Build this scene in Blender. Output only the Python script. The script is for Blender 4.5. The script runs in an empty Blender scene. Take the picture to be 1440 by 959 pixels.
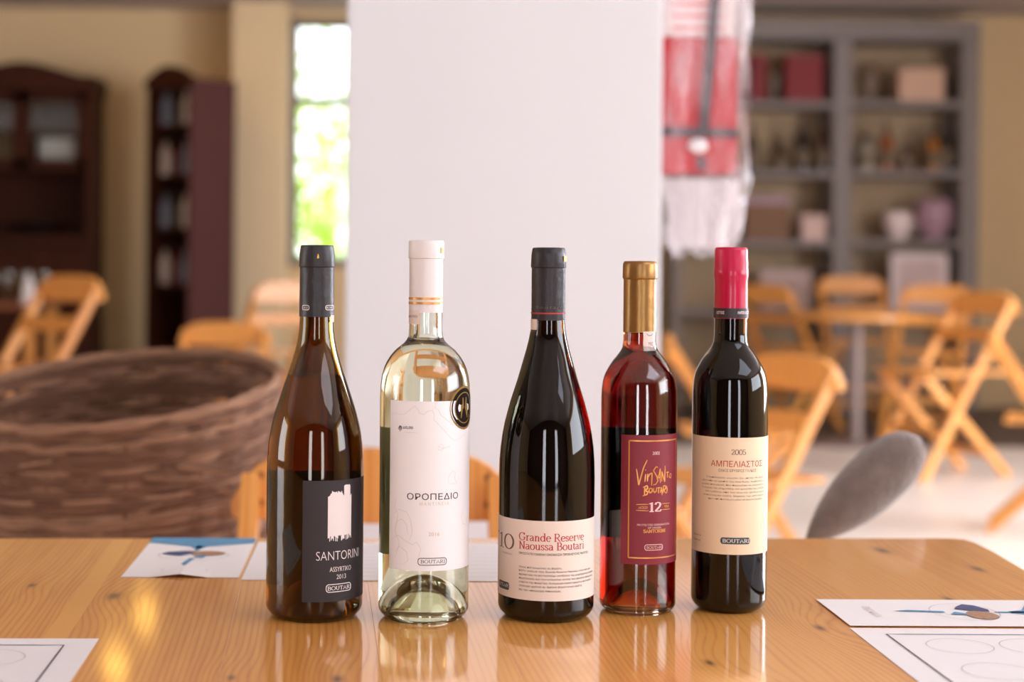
import bpy, bmesh, math, random
from mathutils import Matrix, Vector
random.seed(7)
PI = math.pi
SC = bpy.context.scene
COL = SC.collection

# ------------------------------------------------------------------ camera
F, PX, PY, ROLL, CAMZ = 2320.0, 570.0, 365.0, math.radians(0.5), 1.034
TZ = 0.75                                   # table top height
ROT = Matrix.Rotation(PI / 2, 3, 'X') @ Matrix.Rotation(ROLL, 3, 'Z')
CAM = Vector((0, 0, CAMZ))
cd = bpy.data.cameras.new('camera'); cam = bpy.data.objects.new('camera', cd); COL.objects.link(cam)
cam.matrix_world = Matrix.Translation(CAM) @ ROT.to_4x4()
cd.sensor_width = 36; cd.lens = F * 36 / 1440
cd.shift_x = (720 - PX) / 1440; cd.shift_y = (PY - 479.5) / 1440
cd.clip_start = 0.05; cd.clip_end = 200
cd.dof.use_dof = True; cd.dof.focus_distance = 1.30; cd.dof.aperture_fstop = 4.3
SC.camera = cam
def ray(x, y): return ROT @ Vector(((x - PX) / F, -(y - PY) / F, -1))
def P(x, y, Z):                              # point on the pixel's ray at depth Z (metres along +Y)
    d = ray(x, y); return CAM + d * (Z / d.y)
def G(x, y, z=TZ):                           # point where the pixel's ray meets the level z
    d = ray(x, y); return CAM + d * ((z - CAMZ) / d.z)

# ------------------------------------------------------------------ world, lights, exposure
W = bpy.data.worlds.new('world'); SC.world = W; W.use_nodes = True
wn = W.node_tree.nodes; bg = wn['Background']
bg.inputs[0].default_value = (0.93, 0.97, 1.0, 1); bg.inputs[1].default_value = 4.0
SC.view_settings.view_transform = 'Standard'; SC.view_settings.look = 'None'
SC.view_settings.exposure = 0.22; SC.view_settings.gamma = 1.0; SC.view_settings.use_curve_mapping = False
SC.cycles.max_bounces = 16; SC.cycles.transmission_bounces = 14; SC.cycles.transparent_max_bounces = 16
SC.cycles.use_denoising = True; SC.cycles.sample_clamp_indirect = 6
def area(name, loc, size, size_y, power, color, target):
    l = bpy.data.lights.new(name, 'AREA'); l.shape = 'RECTANGLE'; l.size = size; l.size_y = size_y
    l.energy = power; l.color = color
    o = bpy.data.objects.new(name, l); COL.objects.link(o); o.location = loc
    o.rotation_euler = (Vector(target) - Vector(loc)).to_track_quat('-Z', 'Y').to_euler()
    return o
DAY = (0.80, 0.865, 1.0)
YB = -3.5                                   # back wall behind the camera
XR, XL, YF, CEIL = 5.2, -6.0, 12.0, 2.84
area('window_light_back', (-0.85, YB + .02, 1.35), 0.62, 2.1, 20, DAY, (-0.85, 5, 1.35))
area('window_light_back', (1.75, YB + .02, 1.35), 0.62, 2.1, 20, DAY, (1.75, 5, 1.35))
area('window_light_right', (XR - .02, 0.3, 1.85), 3.6, 1.5, 82, DAY, (0, 0.3, 1.85))
area('window_light_right', (XR - .02, 5.2, 1.5), 3.0, 2.0, 250, DAY, (0, 5.2, 1.5))
area('window_light_left', (XL + .02, 1.0, 1.5), 2.2, 1.9, 40, DAY, (0, 1.0, 1.5))

# ------------------------------------------------------------------ mesh helpers
def lin(c):
    return tuple((v / 255 / 12.92 if v / 255 <= .04045 else ((v / 255 + .055) / 1.055) ** 2.4) for v in c)
class MB:
    def __init__(s): s.v = []; s.f = []
    def add(s, vs, fs):
        b = len(s.v); s.v += [Vector(p) for p in vs]; s.f += [tuple(i + b for i in f) for f in fs]; return s
    def box(s, x0, x1, y0, y1, z0, z1):
        return s.add([(x0,y0,z0),(x1,y0,z0),(x1,y1,z0),(x0,y1,z0),(x0,y0,z1),(x1,y0,z1),(x1,y1,z1),(x0,y1,z1)],
                     [(0,3,2,1),(4,5,6,7),(0,1,5,4),(1,2,6,5),(2,3,7,6),(3,0,4,7)])
    def bar(s, a, b, w, t, side=(1,0,0)):       # rectangular bar from a to b; w along side, t across
        a = Vector(a); b = Vector(b); d = (b - a).normalized(); u = Vector(side); u = (u - d * u.dot(d)).normalized(); n = d.cross(u)
        vs = [q + u * (i * w / 2) + n * (j * t / 2) for q in (a, b) for i, j in ((-1,-1),(1,-1),(1,1),(-1,1))]
        return s.add(vs, [(0,3,2,1),(4,5,6,7),(0,1,5,4),(1,2,6,5),(2,3,7,6),(3,0,4,7)])
    def prism(s, poly, z0, z1):                 # closed polygon in XY
        n = len(poly)
        return s.add([(x,y,z0) for x,y in poly] + [(x,y,z1) for x,y in poly],
                     [tuple(range(n))[::-1], tuple(range(n, 2*n))] + [(i,(i+1)%n,n+(i+1)%n,n+i) for i in range(n)])
    def prism_y(s, poly, y0, y1):               # closed polygon in XZ, pushed along Y
        n = len(poly)
        return s.add([(x,y0,z) for x,z in poly] + [(x,y1,z) for x,z in poly],
                     [tuple(range(n)), tuple(range(n, 2*n))[::-1]] + [((i+1)%n,i,n+i,n+(i+1)%n) for i in range(n)])
    def lathe(s, prof, seg=48, cx=0, cy=0, z=0):
        b = []; n = len(prof)
        for r, h in prof:
            for k in range(seg):
                a = 2*PI*k/seg; b.append((cx + r*math.cos(a), cy + r*math.sin(a), z + h))
        fs = [(i*seg+k, i*seg+(k+1)%seg, (i+1)*seg+(k+1)%seg, (i+1)*seg+k) for i in range(n-1) for k in range(seg)]
        return s.add(b, fs)
    def tube(s, pts, r, seg=6, closed=False):
        pts = [Vector(p) for p in pts]; n = len(pts); vs = []
        for i, p in enumerate(pts):
            a = pts[(i-1) % n] if (closed or i) else p; c = pts[(i+1) % n] if (closed or i < n-1) else p
            d = (c - a).normalized(); u = d.cross(Vector((0,0,1)))
            if u.length < .05: u = d.cross(Vector((1,0,0)))
            u.normalize(); w = d.cross(u); rr = r[i] if isinstance(r, (list, tuple)) else r
            vs += [p + (u*math.cos(2*PI*k/seg) + w*math.sin(2*PI*k/seg)) * rr for k in range(seg)]
        m = n if closed else n - 1
        fs = [(i*seg+k, i*seg+(k+1)%seg, ((i+1)%n)*seg+(k+1)%seg, ((i+1)%n)*seg+k) for i in range(m) for k in range(seg)]
        if not closed: fs += [tuple(range(seg))[::-1], tuple((n-1)*seg+k for k in range(seg))]
        return s.add(vs, fs)
    def build(s, name, mat, parent=None, smooth=False, bevel=0, loc=None):
        me = bpy.data.meshes.new(name); me.from_pydata([tuple(p) for p in s.v], [], s.f); me.update()
        bm = bmesh.new(); bm.from_mesh(me); bmesh.ops.recalc_face_normals(bm, faces=bm.faces)
        if bevel: bmesh.ops.bevel(bm, geom=[e for e in bm.edges if e.is_manifold and e.calc_face_angle(0) > .5], offset=bevel, segments=2, affect='EDGES', profile=.6)
        bm.to_mesh(me); bm.free()
        if smooth:
            me.polygons.foreach_set('use_smooth', [True]*len(me.polygons)); me.set_sharp_from_angle(angle=math.radians(32))
        me.materials.append(mat)
        o = bpy.data.objects.new(name, me); COL.objects.link(o)
        if parent is not None: o.parent = parent
        if loc is not None: o.location = loc
        return o
def tag(o, label=None, cat=None, group=None, kind=None):
    if label: o['label'] = label
    if cat: o['category'] = cat
    if group: o['group'] = group
    if kind: o['kind'] = kind
    return o
def empty(name, loc=(0,0,0), rz=0, label=None, cat=None, group=None):
    o = bpy.data.objects.new(name, None); COL.objects.link(o); o.location = loc; o.rotation_euler = (0,0,rz); o.empty_display_size = .05
    return tag(o, label, cat, group)
def copy_tree(o, parent=None):
    c = o.copy(); COL.objects.link(c); c.parent = parent
    for ch in o.children: copy_tree(ch, c)
    return c

# ------------------------------------------------------------------ materials
def new(name):
    m = bpy.data.materials.new(name); m.use_nodes = True; n = m.node_tree.nodes; return m, n, m.node_tree.links, n['Principled BSDF']
def M(name, c, rough=.5, metal=0., var=.12, scale=12., bump=0., bscale=60., stretch=(1,1,1), coat=0., coat_r=.1, trans=0., ior=1.45, spec=.5, sheen=0.):
    m, n, L, b = new(name); col = lin(c)
    tc = n.new('ShaderNodeTexCoord'); mp = n.new('ShaderNodeMapping'); mp.inputs['Scale'].default_value = stretch
    L.new(tc.outputs['Object'], mp.inputs[0])
    nz = n.new('ShaderNodeTexNoise'); nz.inputs['Scale'].default_value = scale; nz.inputs['Detail'].default_value = 5
    L.new(mp.outputs[0], nz.inputs[0])
    mx = n.new('ShaderNodeMix'); mx.data_type = 'RGBA'
    mx.inputs[6].default_value = tuple(v*(1-var) for v in col) + (1,); mx.inputs[7].default_value = tuple(min(1, v*(1+var)) for v in col) + (1,)
    L.new(nz.outputs[0], mx.inputs[0]); L.new(mx.outputs[2], b.inputs['Base Color'])
    b.inputs['Roughness'].default_value = rough; b.inputs['Metallic'].default_value = metal
    b.inputs['Coat Weight'].default_value = coat; b.inputs['Coat Roughness'].default_value = coat_r
    b.inputs['Transmission Weight'].default_value = trans; b.inputs['IOR'].default_value = ior
    b.inputs['Specular IOR Level'].default_value = spec; b.inputs['Sheen Weight'].default_value = sheen
    if bump:
        n2 = n.new('ShaderNodeTexNoise'); n2.inputs['Scale'].default_value = bscale; n2.inputs['Detail'].default_value = 3; L.new(mp.outputs[0], n2.inputs[0])
        bp = n.new('ShaderNodeBump'); bp.inputs['Strength'].default_value = bump; bp.inputs['Distance'].default_value = .01
        L.new(n2.outputs[0], bp.inputs['Height']); L.new(bp.outputs[0], b.inputs['Normal'])
    return m
def glass(name, c, rough=0., ior=1.5, absorb=None):
    m, n, L, b = new(name); b.inputs['Base Color'].default_value = tuple(v*v for v in c) + (1,); b.inputs['Transmission Weight'].default_value = 1
    b.inputs['Roughness'].default_value = rough; b.inputs['IOR'].default_value = ior
    if absorb:
        a = n.new('ShaderNodeVolumeAbsorption'); a.inputs[0].default_value = tuple(absorb[0]) + (1,); a.inputs[1].default_value = absorb[1]; L.new(a.outputs[0], n['Material Output'].inputs['Volume'])
    return m
def emit(name, c, s):
    m, n, L, b = new(name); b.inputs['Base Color'].default_value = tuple(c) + (1,); b.inputs['Emission Color'].default_value = tuple(c) + (1,); b.inputs['Emission Strength'].default_value = s; return m

KNOTS = []                                   # filled with table-frame positions before the wood is made
def pine(name, light, dark, knots=(), freq=190., coat=1., rough=.38):
    m, n, L, b = new(name)
    tc = n.new('ShaderNodeTexCoord'); oi = n.new('ShaderNodeObjectInfo')
    def math_(op, a, c=None, d=None):
        q = n.new('ShaderNodeMath'); q.operation = op
        for i, v in enumerate((a, c, d)):
            if v is None: continue
            if isinstance(v, (int, float)): q.inputs[i].default_value = v
            else: L.new(v, q.inputs[i])
        return q.outputs[0]
    sp = n.new('ShaderNodeSeparateXYZ'); L.new(tc.outputs['Object'], sp.inputs[0])
    rnd = math_('MULTIPLY', oi.outputs['Random'], 37.)
    cb = n.new('ShaderNodeCombineXYZ'); L.new(sp.outputs[0], cb.inputs[0]); L.new(math_('MULTIPLY', sp.outputs[1], .10), cb.inputs[1]); L.new(rnd, cb.inputs[2])
    n1 = n.new('ShaderNodeTexNoise'); n1.inputs['Scale'].default_value = 9.; n1.inputs['Detail'].default_value = 1.5; L.new(cb.outputs[0], n1.inputs[0])
    s = math_('MULTIPLY_ADD', n1.outputs[0], 6., math_('MULTIPLY', sp.outputs[0], freq))
    core = None
    for kx, ky, amp, sig, rad in knots:
        dx = math_('SUBTRACT', sp.outputs[0], kx); dy = math_('MULTIPLY', math_('SUBTRACT', sp.outputs[1], ky), .38)
        d2 = math_('ADD', math_('MULTIPLY', dx, dx), math_('MULTIPLY', dy, dy))
        g = math_('EXPONENT', math_('MULTIPLY', d2, -1 / (sig*sig)))
        s = math_('MULTIPLY_ADD', g, amp, s)
        k = math_('EXPONENT', math_('MULTIPLY', d2, -2.4 / (rad*rad)))
        core = k if core is None else math_('MAXIMUM', core, k)
    fr = math_('PINGPONG', s, .5)                               # 0..0.5 growth rings
    ring = math_('POWER', math_('MULTIPLY', fr, 2.), 2.6)
    n2 = n.new('ShaderNodeTexNoise'); n2.inputs['Scale'].default_value = 160.; n2.inputs['Detail'].default_value = 3
    cb2 = n.new('ShaderNodeCombineXYZ'); L.new(sp.outputs[0], cb2.inputs[0]); L.new(math_('MULTIPLY', sp.outputs[1], .04), cb2.inputs[1]); L.new(rnd, cb2.inputs[2]); L.new(cb2.outputs[0], n2.inputs[0])
    fac = math_('ADD', math_('MULTIPLY', ring, .44), math_('MULTIPLY', math_('SUBTRACT', n2.outputs[0], .45), .85))
    n3 = n.new('ShaderNodeTexNoise'); n3.inputs['Scale'].default_value = 3.; L.new(cb.outputs[0], n3.inputs[0])
    fac = math_('ADD', fac, math_('MULTIPLY', math_('SUBTRACT', n3.outputs[0], .5), .5))
    tint = n.new('ShaderNodeSeparateColor'); L.new(oi.outputs['Color'], tint.inputs[0])
    fac = math_('ADD', fac, math_('MULTIPLY', math_('SUBTRACT', tint.outputs[0], .5), 1.1))
    cl = math_('MINIMUM', math_('MAXIMUM', fac, 0.), 1.)
    mx = n.new('ShaderNodeMix'); mx.data_type = 'RGBA'; mx.inputs[6].default_value = lin(light) + (1,); mx.inputs[7].default_value = lin(dark) + (1,)
    L.new(cl, mx.inputs[0]); out = mx.outputs[2]
    if core is not None:
        m2 = n.new('ShaderNodeMix'); m2.data_type = 'RGBA'; m2.inputs[7].default_value = lin((70, 34, 20)) + (1,)
        L.new(out, m2.inputs[6]); L.new(math_('MULTIPLY', core, .85), m2.inputs[0]); out = m2.outputs[2]
    L.new(out, b.inputs['Base Color']); b.inputs['Roughness'].default_value = rough
    b.inputs['Coat Weight'].default_value = coat; b.inputs['Coat Roughness'].default_value = .09; b.inputs['Coat IOR'].default_value = 1.6
    return m

m_wall = M('wall_plaster', (232, 202, 156), .9, var=.04, bump=.03)
m_pil = M('pilaster_plaster', (242, 214, 170), .9, var=.04)
m_col = M('column_paint', (232, 230, 232), .75, var=.02, scale=4, bump=.06, bscale=140, stretch=(1, 1, .25))
m_ceil = M('ceiling_paint', (196, 182, 174), .9, var=.03)
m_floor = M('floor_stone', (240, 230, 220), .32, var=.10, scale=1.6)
m_fdark = M('floor_far_dark', (92, 78, 74), .5, var=.15, scale=2)  # darker tone for the far stretch of floor
m_grey = M('grey_paint', (132, 120, 114), .6, var=.06)
m_walnut = M('walnut', (62, 27, 12), .6, var=.35, scale=6, stretch=(6, 6, .6), spec=.2)
m_plum = M('plum_wood', (92, 54, 50), .6, var=.15, scale=6, stretch=(6, 6, .5), spec=.2)
m_clear = glass('clear_glass', (.97, .99, .98))
m_white = M('white_ceramic', (240, 232, 230), .3, var=.03)

# ------------------------------------------------------------------ setting
def struct(mb, name, mat, **k): return tag(mb.build(name, mat, **k), kind='structure')
struct(MB().box(XL, XR, YB, 9.35, -.1, 0), 'floor', m_floor)
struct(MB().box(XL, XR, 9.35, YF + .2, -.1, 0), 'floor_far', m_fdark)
struct(MB().box(XL, XR, YB, YF + .2, CEIL, CEIL + .1), 'ceiling', m_ceil)
wx0, wx1 = P(402, 200, YF).x, .35
wz0, wz1 = .98, 2.80
far = MB().box(XL, wx0, YF, YF + .2, 0, CEIL).box(wx1, XR, YF, YF + .2, 0, CEIL).box(wx0, wx1, YF, YF + .2, 0, wz0).box(wx0, wx1, YF, YF + .2, wz1, CEIL)
struct(far, 'wall_far', m_wall)
struct(MB().box(P(326, 200, 11.6).x, P(401, 200, 11.6).x, 11.6, YF + .02, 0, CEIL), 'wall_pilaster', m_pil)
m_backdark = M('back_wall_darkened', (96, 66, 46), .6, var=.25, scale=5, stretch=(5, 5, .5))  # unseen back wall, coloured dark to weaken its reflection in the bottles
def wall_with_holes(name, axis, pos, thick, a0, a1, holes, mat=None):      # a wall along one axis with rectangular openings
    mb = MB(); cur = a0
    def put(u0, u1, z0, z1):
        if axis == 'x': mb.box(u0, u1, pos, pos + thick, z0, z1)
        else: mb.box(pos, pos + thick, u0, u1, z0, z1)
    for h0, h1, z0, z1 in sorted(holes):
        put(cur, h0, 0, CEIL); put(h0, h1, 0, z0); put(h0, h1, z1, CEIL); cur = h1
    put(cur, a1, 0, CEIL)
    return struct(mb, name, mat or m_wall)
wall_with_holes('wall_back', 'x', YB - .2, .2, XL, XR, [(-1.16, -.54, .3, 2.4), (1.44, 2.06, .3, 2.4)], m_backdark)
wall_with_holes('wall_right', 'y', XR, .2, YB, YF + .2, [(-1.5, 2.1, 1.1, 2.6), (3.7, 6.7, .5, 2.5)])
wall_with_holes('wall_left', 'y', XL - .2, .2, YB, YF + .2, [(-.1, 2.1, .55, 2.45)])
# window in the far wall: grey frame, two stacked panes per bay
w = tag(empty('window_1', (0, YF + .03, 0)), 'grey-framed tall window with bright greenery outside', None, None, 'structure')
fr = MB()
for x in (wx0, wx0 + .44, wx1 - .075): fr.box(x, x + .085, 0, .09, wz0, wz1)
zt = P(450, 142, YF).z
for z in (wz0, zt - .03, wz1 - .08): fr.box(wx0, wx1, .005, .085, z, z + .065)
fr.build('window_frame', m_grey, w, bevel=.004)
for x0, x1 in ((wx0 + .07, wx0 + .445), (wx0 + .51, wx1 - .07)):
    for z0, z1 in ((wz0 + .06, zt - .03), (zt + .035, wz1 - .08)):
        MB().box(x0, x1, .04, .045, z0, z1).build('pane', m_clear, w)
# square white column
c0, c1 = P(487, 200, 3.0).x, P(931, 200, 3.0).x
col = struct(MB().box(c0, c1, 3.0, 3.0 + (c1 - c0), 0, CEIL), 'wall_column', m_col, bevel=.006)

# outdoors: bushes seen over-bright through the window
m_leaf = M('leaf', (180, 210, 100), .5, var=.5, scale=3, trans=0)
m_bark = M('bark', (110, 90, 70), .9)
def bush(loc, rx, rz, n, label):
    t = empty('garden_bush', loc, 0, label, 'bush', 'bushes outside the window'); mb = MB(); rr = random.Random(int(loc[0]*100))
    for i in range(n):
        a = rr.uniform(0, 2*PI); u = rr.uniform(-1, 1); q = rr.random() ** .35
        p = Vector((rx*q*math.cos(a)*math.sqrt(1-u*u), rx*.7*q*math.sin(a)*math.sqrt(1-u*u), rz*(1.05 + q*u)))
        d = Vector((rr.uniform(-1,1), rr.uniform(-1,1), rr.uniform(-1,1))).normalized(); e = d.cross(Vector((rr.uniform(-1,1), rr.uniform(-1,1), .3))).normalized(); l = rr.uniform(.06, .11)
        mb.add([p - d*l, p + e*l*.4, p + d*l, p - e*l*.4], [(0, 1, 2, 3)])
    mb.build('foliage', m_leaf, t)
    MB().tube([(0, 0, 0), (.03, 0, rz*.6), (0, .05, rz*1.2)], [.06, .045, .02]).build('stem', m_bark, t)
struct(MB().box(-9, 9, YF + .2, 30, -.2, -.1), 'ground', M('gravel', (190, 180, 150), .9))
bush((-1.1, 15.2, -.1), .75, .95, 900, 'round green garden bush outside the window beside the pilaster')
bush((-1.9, 19.0, -.1), 1.3, 2.3, 1800, 'broad green tree crown outside the window, furthest off')
bush((-.2, 17.0, -.1), .9, 1.7, 1400, 'tall loose green garden shrub outside the window, further off')

# ------------------------------------------------------------------ the pine table
TO = G(700, 757); TYAW = math.radians(3)
TM = Matrix.Translation(TO) @ Matrix.Rotation(TYAW, 4, 'Z'); TI = TM.inverted()
def TL(x, y): return TI @ G(x, y)            # table frame from a pixel on the top
for x, y, a, s_, r_ in ((1153, 883, 5, .03, .006), (998, 932, 6, .04, .005), (325, 953, 2, .02, .004), (474, 955, 3, .025, .006), (1240, 774, 3, .03, .010), (1375, 800, 3, .03, .008), (160, 838, 4, .03, .009), (45, 823, 2, .02, .005), (1335, 843, 2, .02, .006)):
    q = TL(x, y); KNOTS.append((q.x, q.y, a, s_, r_))
m_pine = pine('varnished_pine', (254, 182, 92), (206, 112, 36), KNOTS)
m_pine2 = pine('chair_pine', (250, 184, 98), (216, 138, 60), (), 60., .2, .45)
table = empty('pine_table', TO, TYAW, 'varnished pine plank table carrying the five wine bottles', 'table')
right = [TL(1440, 801.5), TL(1395, 775), TL(1372, 763.5), TL(1356, 758.5), TL(1335, 757)]
r0 = right[0]; rd = (right[0] - right[1]).normalized(); k = (-1.28 - r0.y) / rd.y
outline = [(-1.6, -1.28), (r0.x + rd.x*k, -1.28)] + [(p.x, min(p.y, 0)) for p in right] + [(-1.6, 0)]
def clip(poly, x, keep_right):
    out = []
    for i in range(len(poly)):
        a, b = poly[i-1], poly[i]; ia = (a[0] >= x) == keep_right; ib = (b[0] >= x) == keep_right
        if ia != ib: t = (x - a[0]) / (b[0] - a[0]); out.append((x, a[1] + t*(b[1]-a[1])))
        if ib: out.append(b)
    return out
xs = [-1.6, -1.45, -1.3, -1.16, -1.02, -.88, -.74, -.61, -.485, -.388, -.37, -.25, -.14, -.045, .06, .169, .27, .38, .49, .62, .75, .9]
for a, b in zip(xs[:-1], xs[1:]):
    pl = clip(clip(outline, a, True), b, False)
    if len(pl) > 2:
        o = MB().prism(pl, -.028, 0).build('plank', m_pine, table, bevel=.00025); t_ = {-.388: .02, -.485: .62, -.37: .72, -.61: .3, -.74: .6, -.25: .55, -.14: .42, -.045: .5, .06: .36, .169: .45, .27: .3, .38: .55}.get(a, .5); o.color = (t_, t_, t_, 1)
xr = .45
for lx, ly in ((-1.5, -.12), (-1.5, -1.18), (xr, -.12), (xr, -1.18)):
    MB().box(lx - .035, lx + .035, ly - .035, ly + .035, -TZ, -.028).build('leg', m_pine2, table, bevel=.004)
for ly in (-.12, -1.18): MB().box(-1.46, xr - .035, ly - .012, ly + .012, -.12, -.028).build('apron', m_pine2, table)
for lx in (-1.5, xr): MB().box(lx - .012, lx + .012, -1.14, -.155, -.12, -.028).build('apron', m_pine2, table)

# ------------------------------------------------------------------ lettering
# a small serif stroke alphabet: strokes widen where they run upright
def arc(cx, cy, rx, ry, a0, a1, n=14): return [(cx + rx*math.cos(math.radians(a0 + (a1-a0)*i/n)), cy + ry*math.sin(math.radians(a0 + (a1-a0)*i/n))) for i in range(n+1)]
def h(x0, x1, y): return [(x0, y), (x1, y)]
X = .66
GLY = {
 'G': (1.0, [arc(.48,.5,.42,.5,42,318), [(.84,.1),(.84,.42)], h(.66,.98,.42), [(.79,.72),(.80,1)]]),
 'r': (.56, [[(.2,0),(.2,X)], h(.05,.38,0), h(.06,.2,X), [(.2,.42),(.28,.58),(.4,X),(.52,.63)]]),
 'a': (.64, [[(.08,.54),(.16,.64),(.3,X),(.43,.6),(.47,.46),(.47,.08),(.52,0),(.6,.02)], [(.47,.4),(.28,.37),(.1,.27),(.07,.14),(.14,.02),(.26,0),(.4,.08),(.47,.2)]]),
 'n': (.78, [[(.18,0),(.18,X)], h(.04,.33,0), h(.04,.18,X), [(.18,.46),(.28,.6),(.4,X),(.52,.6),(.57,.45),(.57,0)], h(.43,.72,0)]),
 'd': (.76, [arc(.32,.33,.25,.33,0,360,20), [(.58,0),(.58,1.06)], h(.44,.58,1.06), h(.58,.7,0)]),
 'e': (.64, [arc(.33,.33,.26,.33,5,318,18), h(.07,.59,.36)]),
 's': (.52, [[(.42,.52),(.36,.64),(.25,X),(.12,.61),(.08,.5),(.14,.4),(.34,.29),(.43,.18),(.38,.05),(.24,0),(.1,.05),(.06,.17)]]),
 'v': (.64, [[(.1,X),(.32,0),(.54,X)], h(.01,.22,X), h(.43,.63,X)]),
 'o': (.68, [arc(.34,.33,.28,.33,0,360,20)]),
 'u': (.76, [[(.17,X),(.17,.2),(.23,.06),(.34,0),(.47,.06),(.57,.2)], [(.57,0),(.57,X)], h(.04,.17,X), h(.43,.57,X), h(.57,.7,0)]),
 't': (.44, [[(.2,.86),(.2,.14),(.27,.02),(.36,.02),(.42,.08)], h(.05,.4,X)]),
 'i': (.38, [[(.2,0),(.2,X)], h(.06,.34,0), h(.07,.2,X), [(.2,.86),(.2,.96)]]),
 'R': (.92, [[(.2,0),(.2,1)], h(.04,.37,0), [(.04,1),(.44,1)] + arc(.44,.745,.26,.255,90,-90,10)[1:] + [(.2,.49)], [(.42,.49),(.78,0)], h(.72,.92,0)]),
 'N': (1.0, [[(.2,0),(.2,1)], [(.18,1),(.8,.0)], [(.8,0),(.8,1)], h(.04,.34,0), h(.02,.2,1), h(.66,.94,1)]),
 'B': (.84, [[(.2,0),(.2,1)], [(.04,1),(.42,1)] + arc(.42,.76,.23,.24,90,-90,10)[1:] + [(.2,.52)], [(.42,.52)] + arc(.45,.26,.28,.26,90,-90,10) + [(.04,0)]]),
 'O': (1.0, [arc(.5,.5,.43,.5,0,360,26)]),
 'U': (.96, [[(.2,1),(.2,.3),(.28,.08),(.48,0),(.68,.08),(.76,.3),(.76,1)], h(.05,.36,1), h(.62,.9,1)]),
 'T': (.84, [[(.42,0),(.42,1)], h(.26,.58,0), [(.06,.8),(.06,1),(.78,1),(.78,.8)]]),
 'A': (.92, [[(.1,0),(.46,1),(.82,0)], h(.25,.67,.34), h(0,.24,0), h(.68,.94,0)]),
 'I': (.42, [[(.21,0),(.21,1)], h(.05,.37,0), h(.05,.37,1)]),
 'S': (.7, [[(.58,.78),(.52,.95),(.34,1),(.18,.95),(.1,.78),(.16,.62),(.5,.42),(.6,.24),(.52,.05),(.32,0),(.12,.05),(.08,.24)]]),
 'E': (.8, [[(.2,0),(.2,1)], [(.04,1),(.68,1),(.68,.82)], h(.2,.52,.52), [(.04,0),(.72,0),(.72,.2)]]),
 'D': (.95, [[(.2,0),(.2,1)], [(.04,1),(.42,1)] + arc(.42,.5,.42,.5,90,-90,14)[1:] + [(.04,0)]]),
 'Y': (.86, [[(.1,1),(.43,.45),(.76,1)], [(.43,.45),(.43,0)], h(.28,.58,0)]),
 '0': (.72, [arc(.36,.5,.29,.5,0,360,24)]),
 '1': (.52, [[(.1,.84),(.3,1),(.3,0)], h(.1,.5,0)]),
 '2': (.68, [[(.1,.76),(.16,.93),(.32,1),(.5,.93),(.56,.74),(.48,.52),(.1,.04)], [(.08,.03),(.58,.03),(.62,.2)]]),
 '5': (.66, [[(.54,1),(.16,1),(.13,.56),(.3,.62),(.5,.54),(.58,.32),(.5,.1),(.3,0),(.12,.06),(.08,.2)]]),
 "'": (.24, [[(.14,1.05),(.08,.86)]]), ' ': (.38, []),
}
def ribbon(pts, wfun):
    pts = [Vector((p[0], p[1])) for p in pts]; n = len(pts); vs = []; fs = []
    for i, p in enumerate(pts):
        d = (pts[min(i+1, n-1)] - pts[max(i-1, 0)])
        d = d.normalized() if d.length > 1e-9 else Vector((1, 0)); nn = Vector((-d.y, d.x)); w = wfun(d, i/(n-1)) / 2
        vs += [p + nn*w, p - nn*w]
        if i: fs.append((2*i-2, 2*i-1, 2*i+1, 2*i))
    return vs, fs
def dense(pts, step):
    out = [pts[0]]
    for a, b in zip(pts[:-1], pts[1:]):
        k = max(1, int(math.hypot(b[0]-a[0], b[1]-a[1]) / step)); out += [(a[0]+(b[0]-a[0])*j/k, a[1]+(b[1]-a[1])*j/k) for j in range(1, k+1)]
    return out
def serif(text, thick=.15, thin=.07, track=0., ext=1.):
    vs, fs, x = [], [], 0.
    for ch in text:
        adv, st = GLY[ch]
        for s in st:
            v, f = ribbon([(p[0]*ext, p[1]) for p in s], lambda d, t: thin + (thick - thin)*abs(d.y)**1.3)
            b = len(vs); vs += [(q.x + x, q.y) for q in v]; fs += [tuple(i+b for i in g) for g in f]
        x += adv*ext + track
    return vs, fs
def sans(text, bold=0., track=1., shear=0.):
    cu = bpy.data.curves.new('t', 'FONT'); cu.body = text; cu.size = 1.; cu.offset = bold; cu.space_character = track; cu.shear = shear; cu.resolution_u = 3
    o = bpy.data.objects.new('t', cu); COL.objects.link(o); dg = bpy.context.evaluated_depsgraph_get()
    me = bpy.data.meshes.new_from_object(o.evaluated_get(dg)); vs = [(v.co.x, v.co.y) for v in me.vertices]; fs = [tuple(p.vertices) for p in me.polygons]
    bpy.data.objects.remove(o); bpy.data.curves.remove(cu); bpy.data.meshes.remove(me); return vs, fs
def rrect(w, hh, r, n=6):
    out = []
    for cx, cy, a in ((w/2-r, hh/2-r, 0), (-w/2+r, hh/2-r, 90), (-w/2+r, -hh/2+r, 180), (w/2-r, -hh/2+r, 270)): out += arc(cx, cy, r, r, a, a+90, n)
    return out
def fit(vf, u0, u1, v0, v1=None, cap=None):   # box the drawing into u0..u1, baseline v0; height from cap (cap height 1 = cap) or v1
    vs, fs = vf; xs_ = [p[0] for p in vs]; ys_ = [p[1] for p in vs]; x0, x1 = min(xs_), max(xs_)
    sx = (u1-u0) / (x1-x0)
    if v1 is not None: y0, y1 = min(ys_), max(ys_); return [(u0+(x-x0)*sx, v0+(y-y0)*(v1-v0)/(y1-y0)) for x, y in vs], fs
    return [(u0+(x-x0)*sx, v0 + y*cap) for x, y in vs], fs

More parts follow.
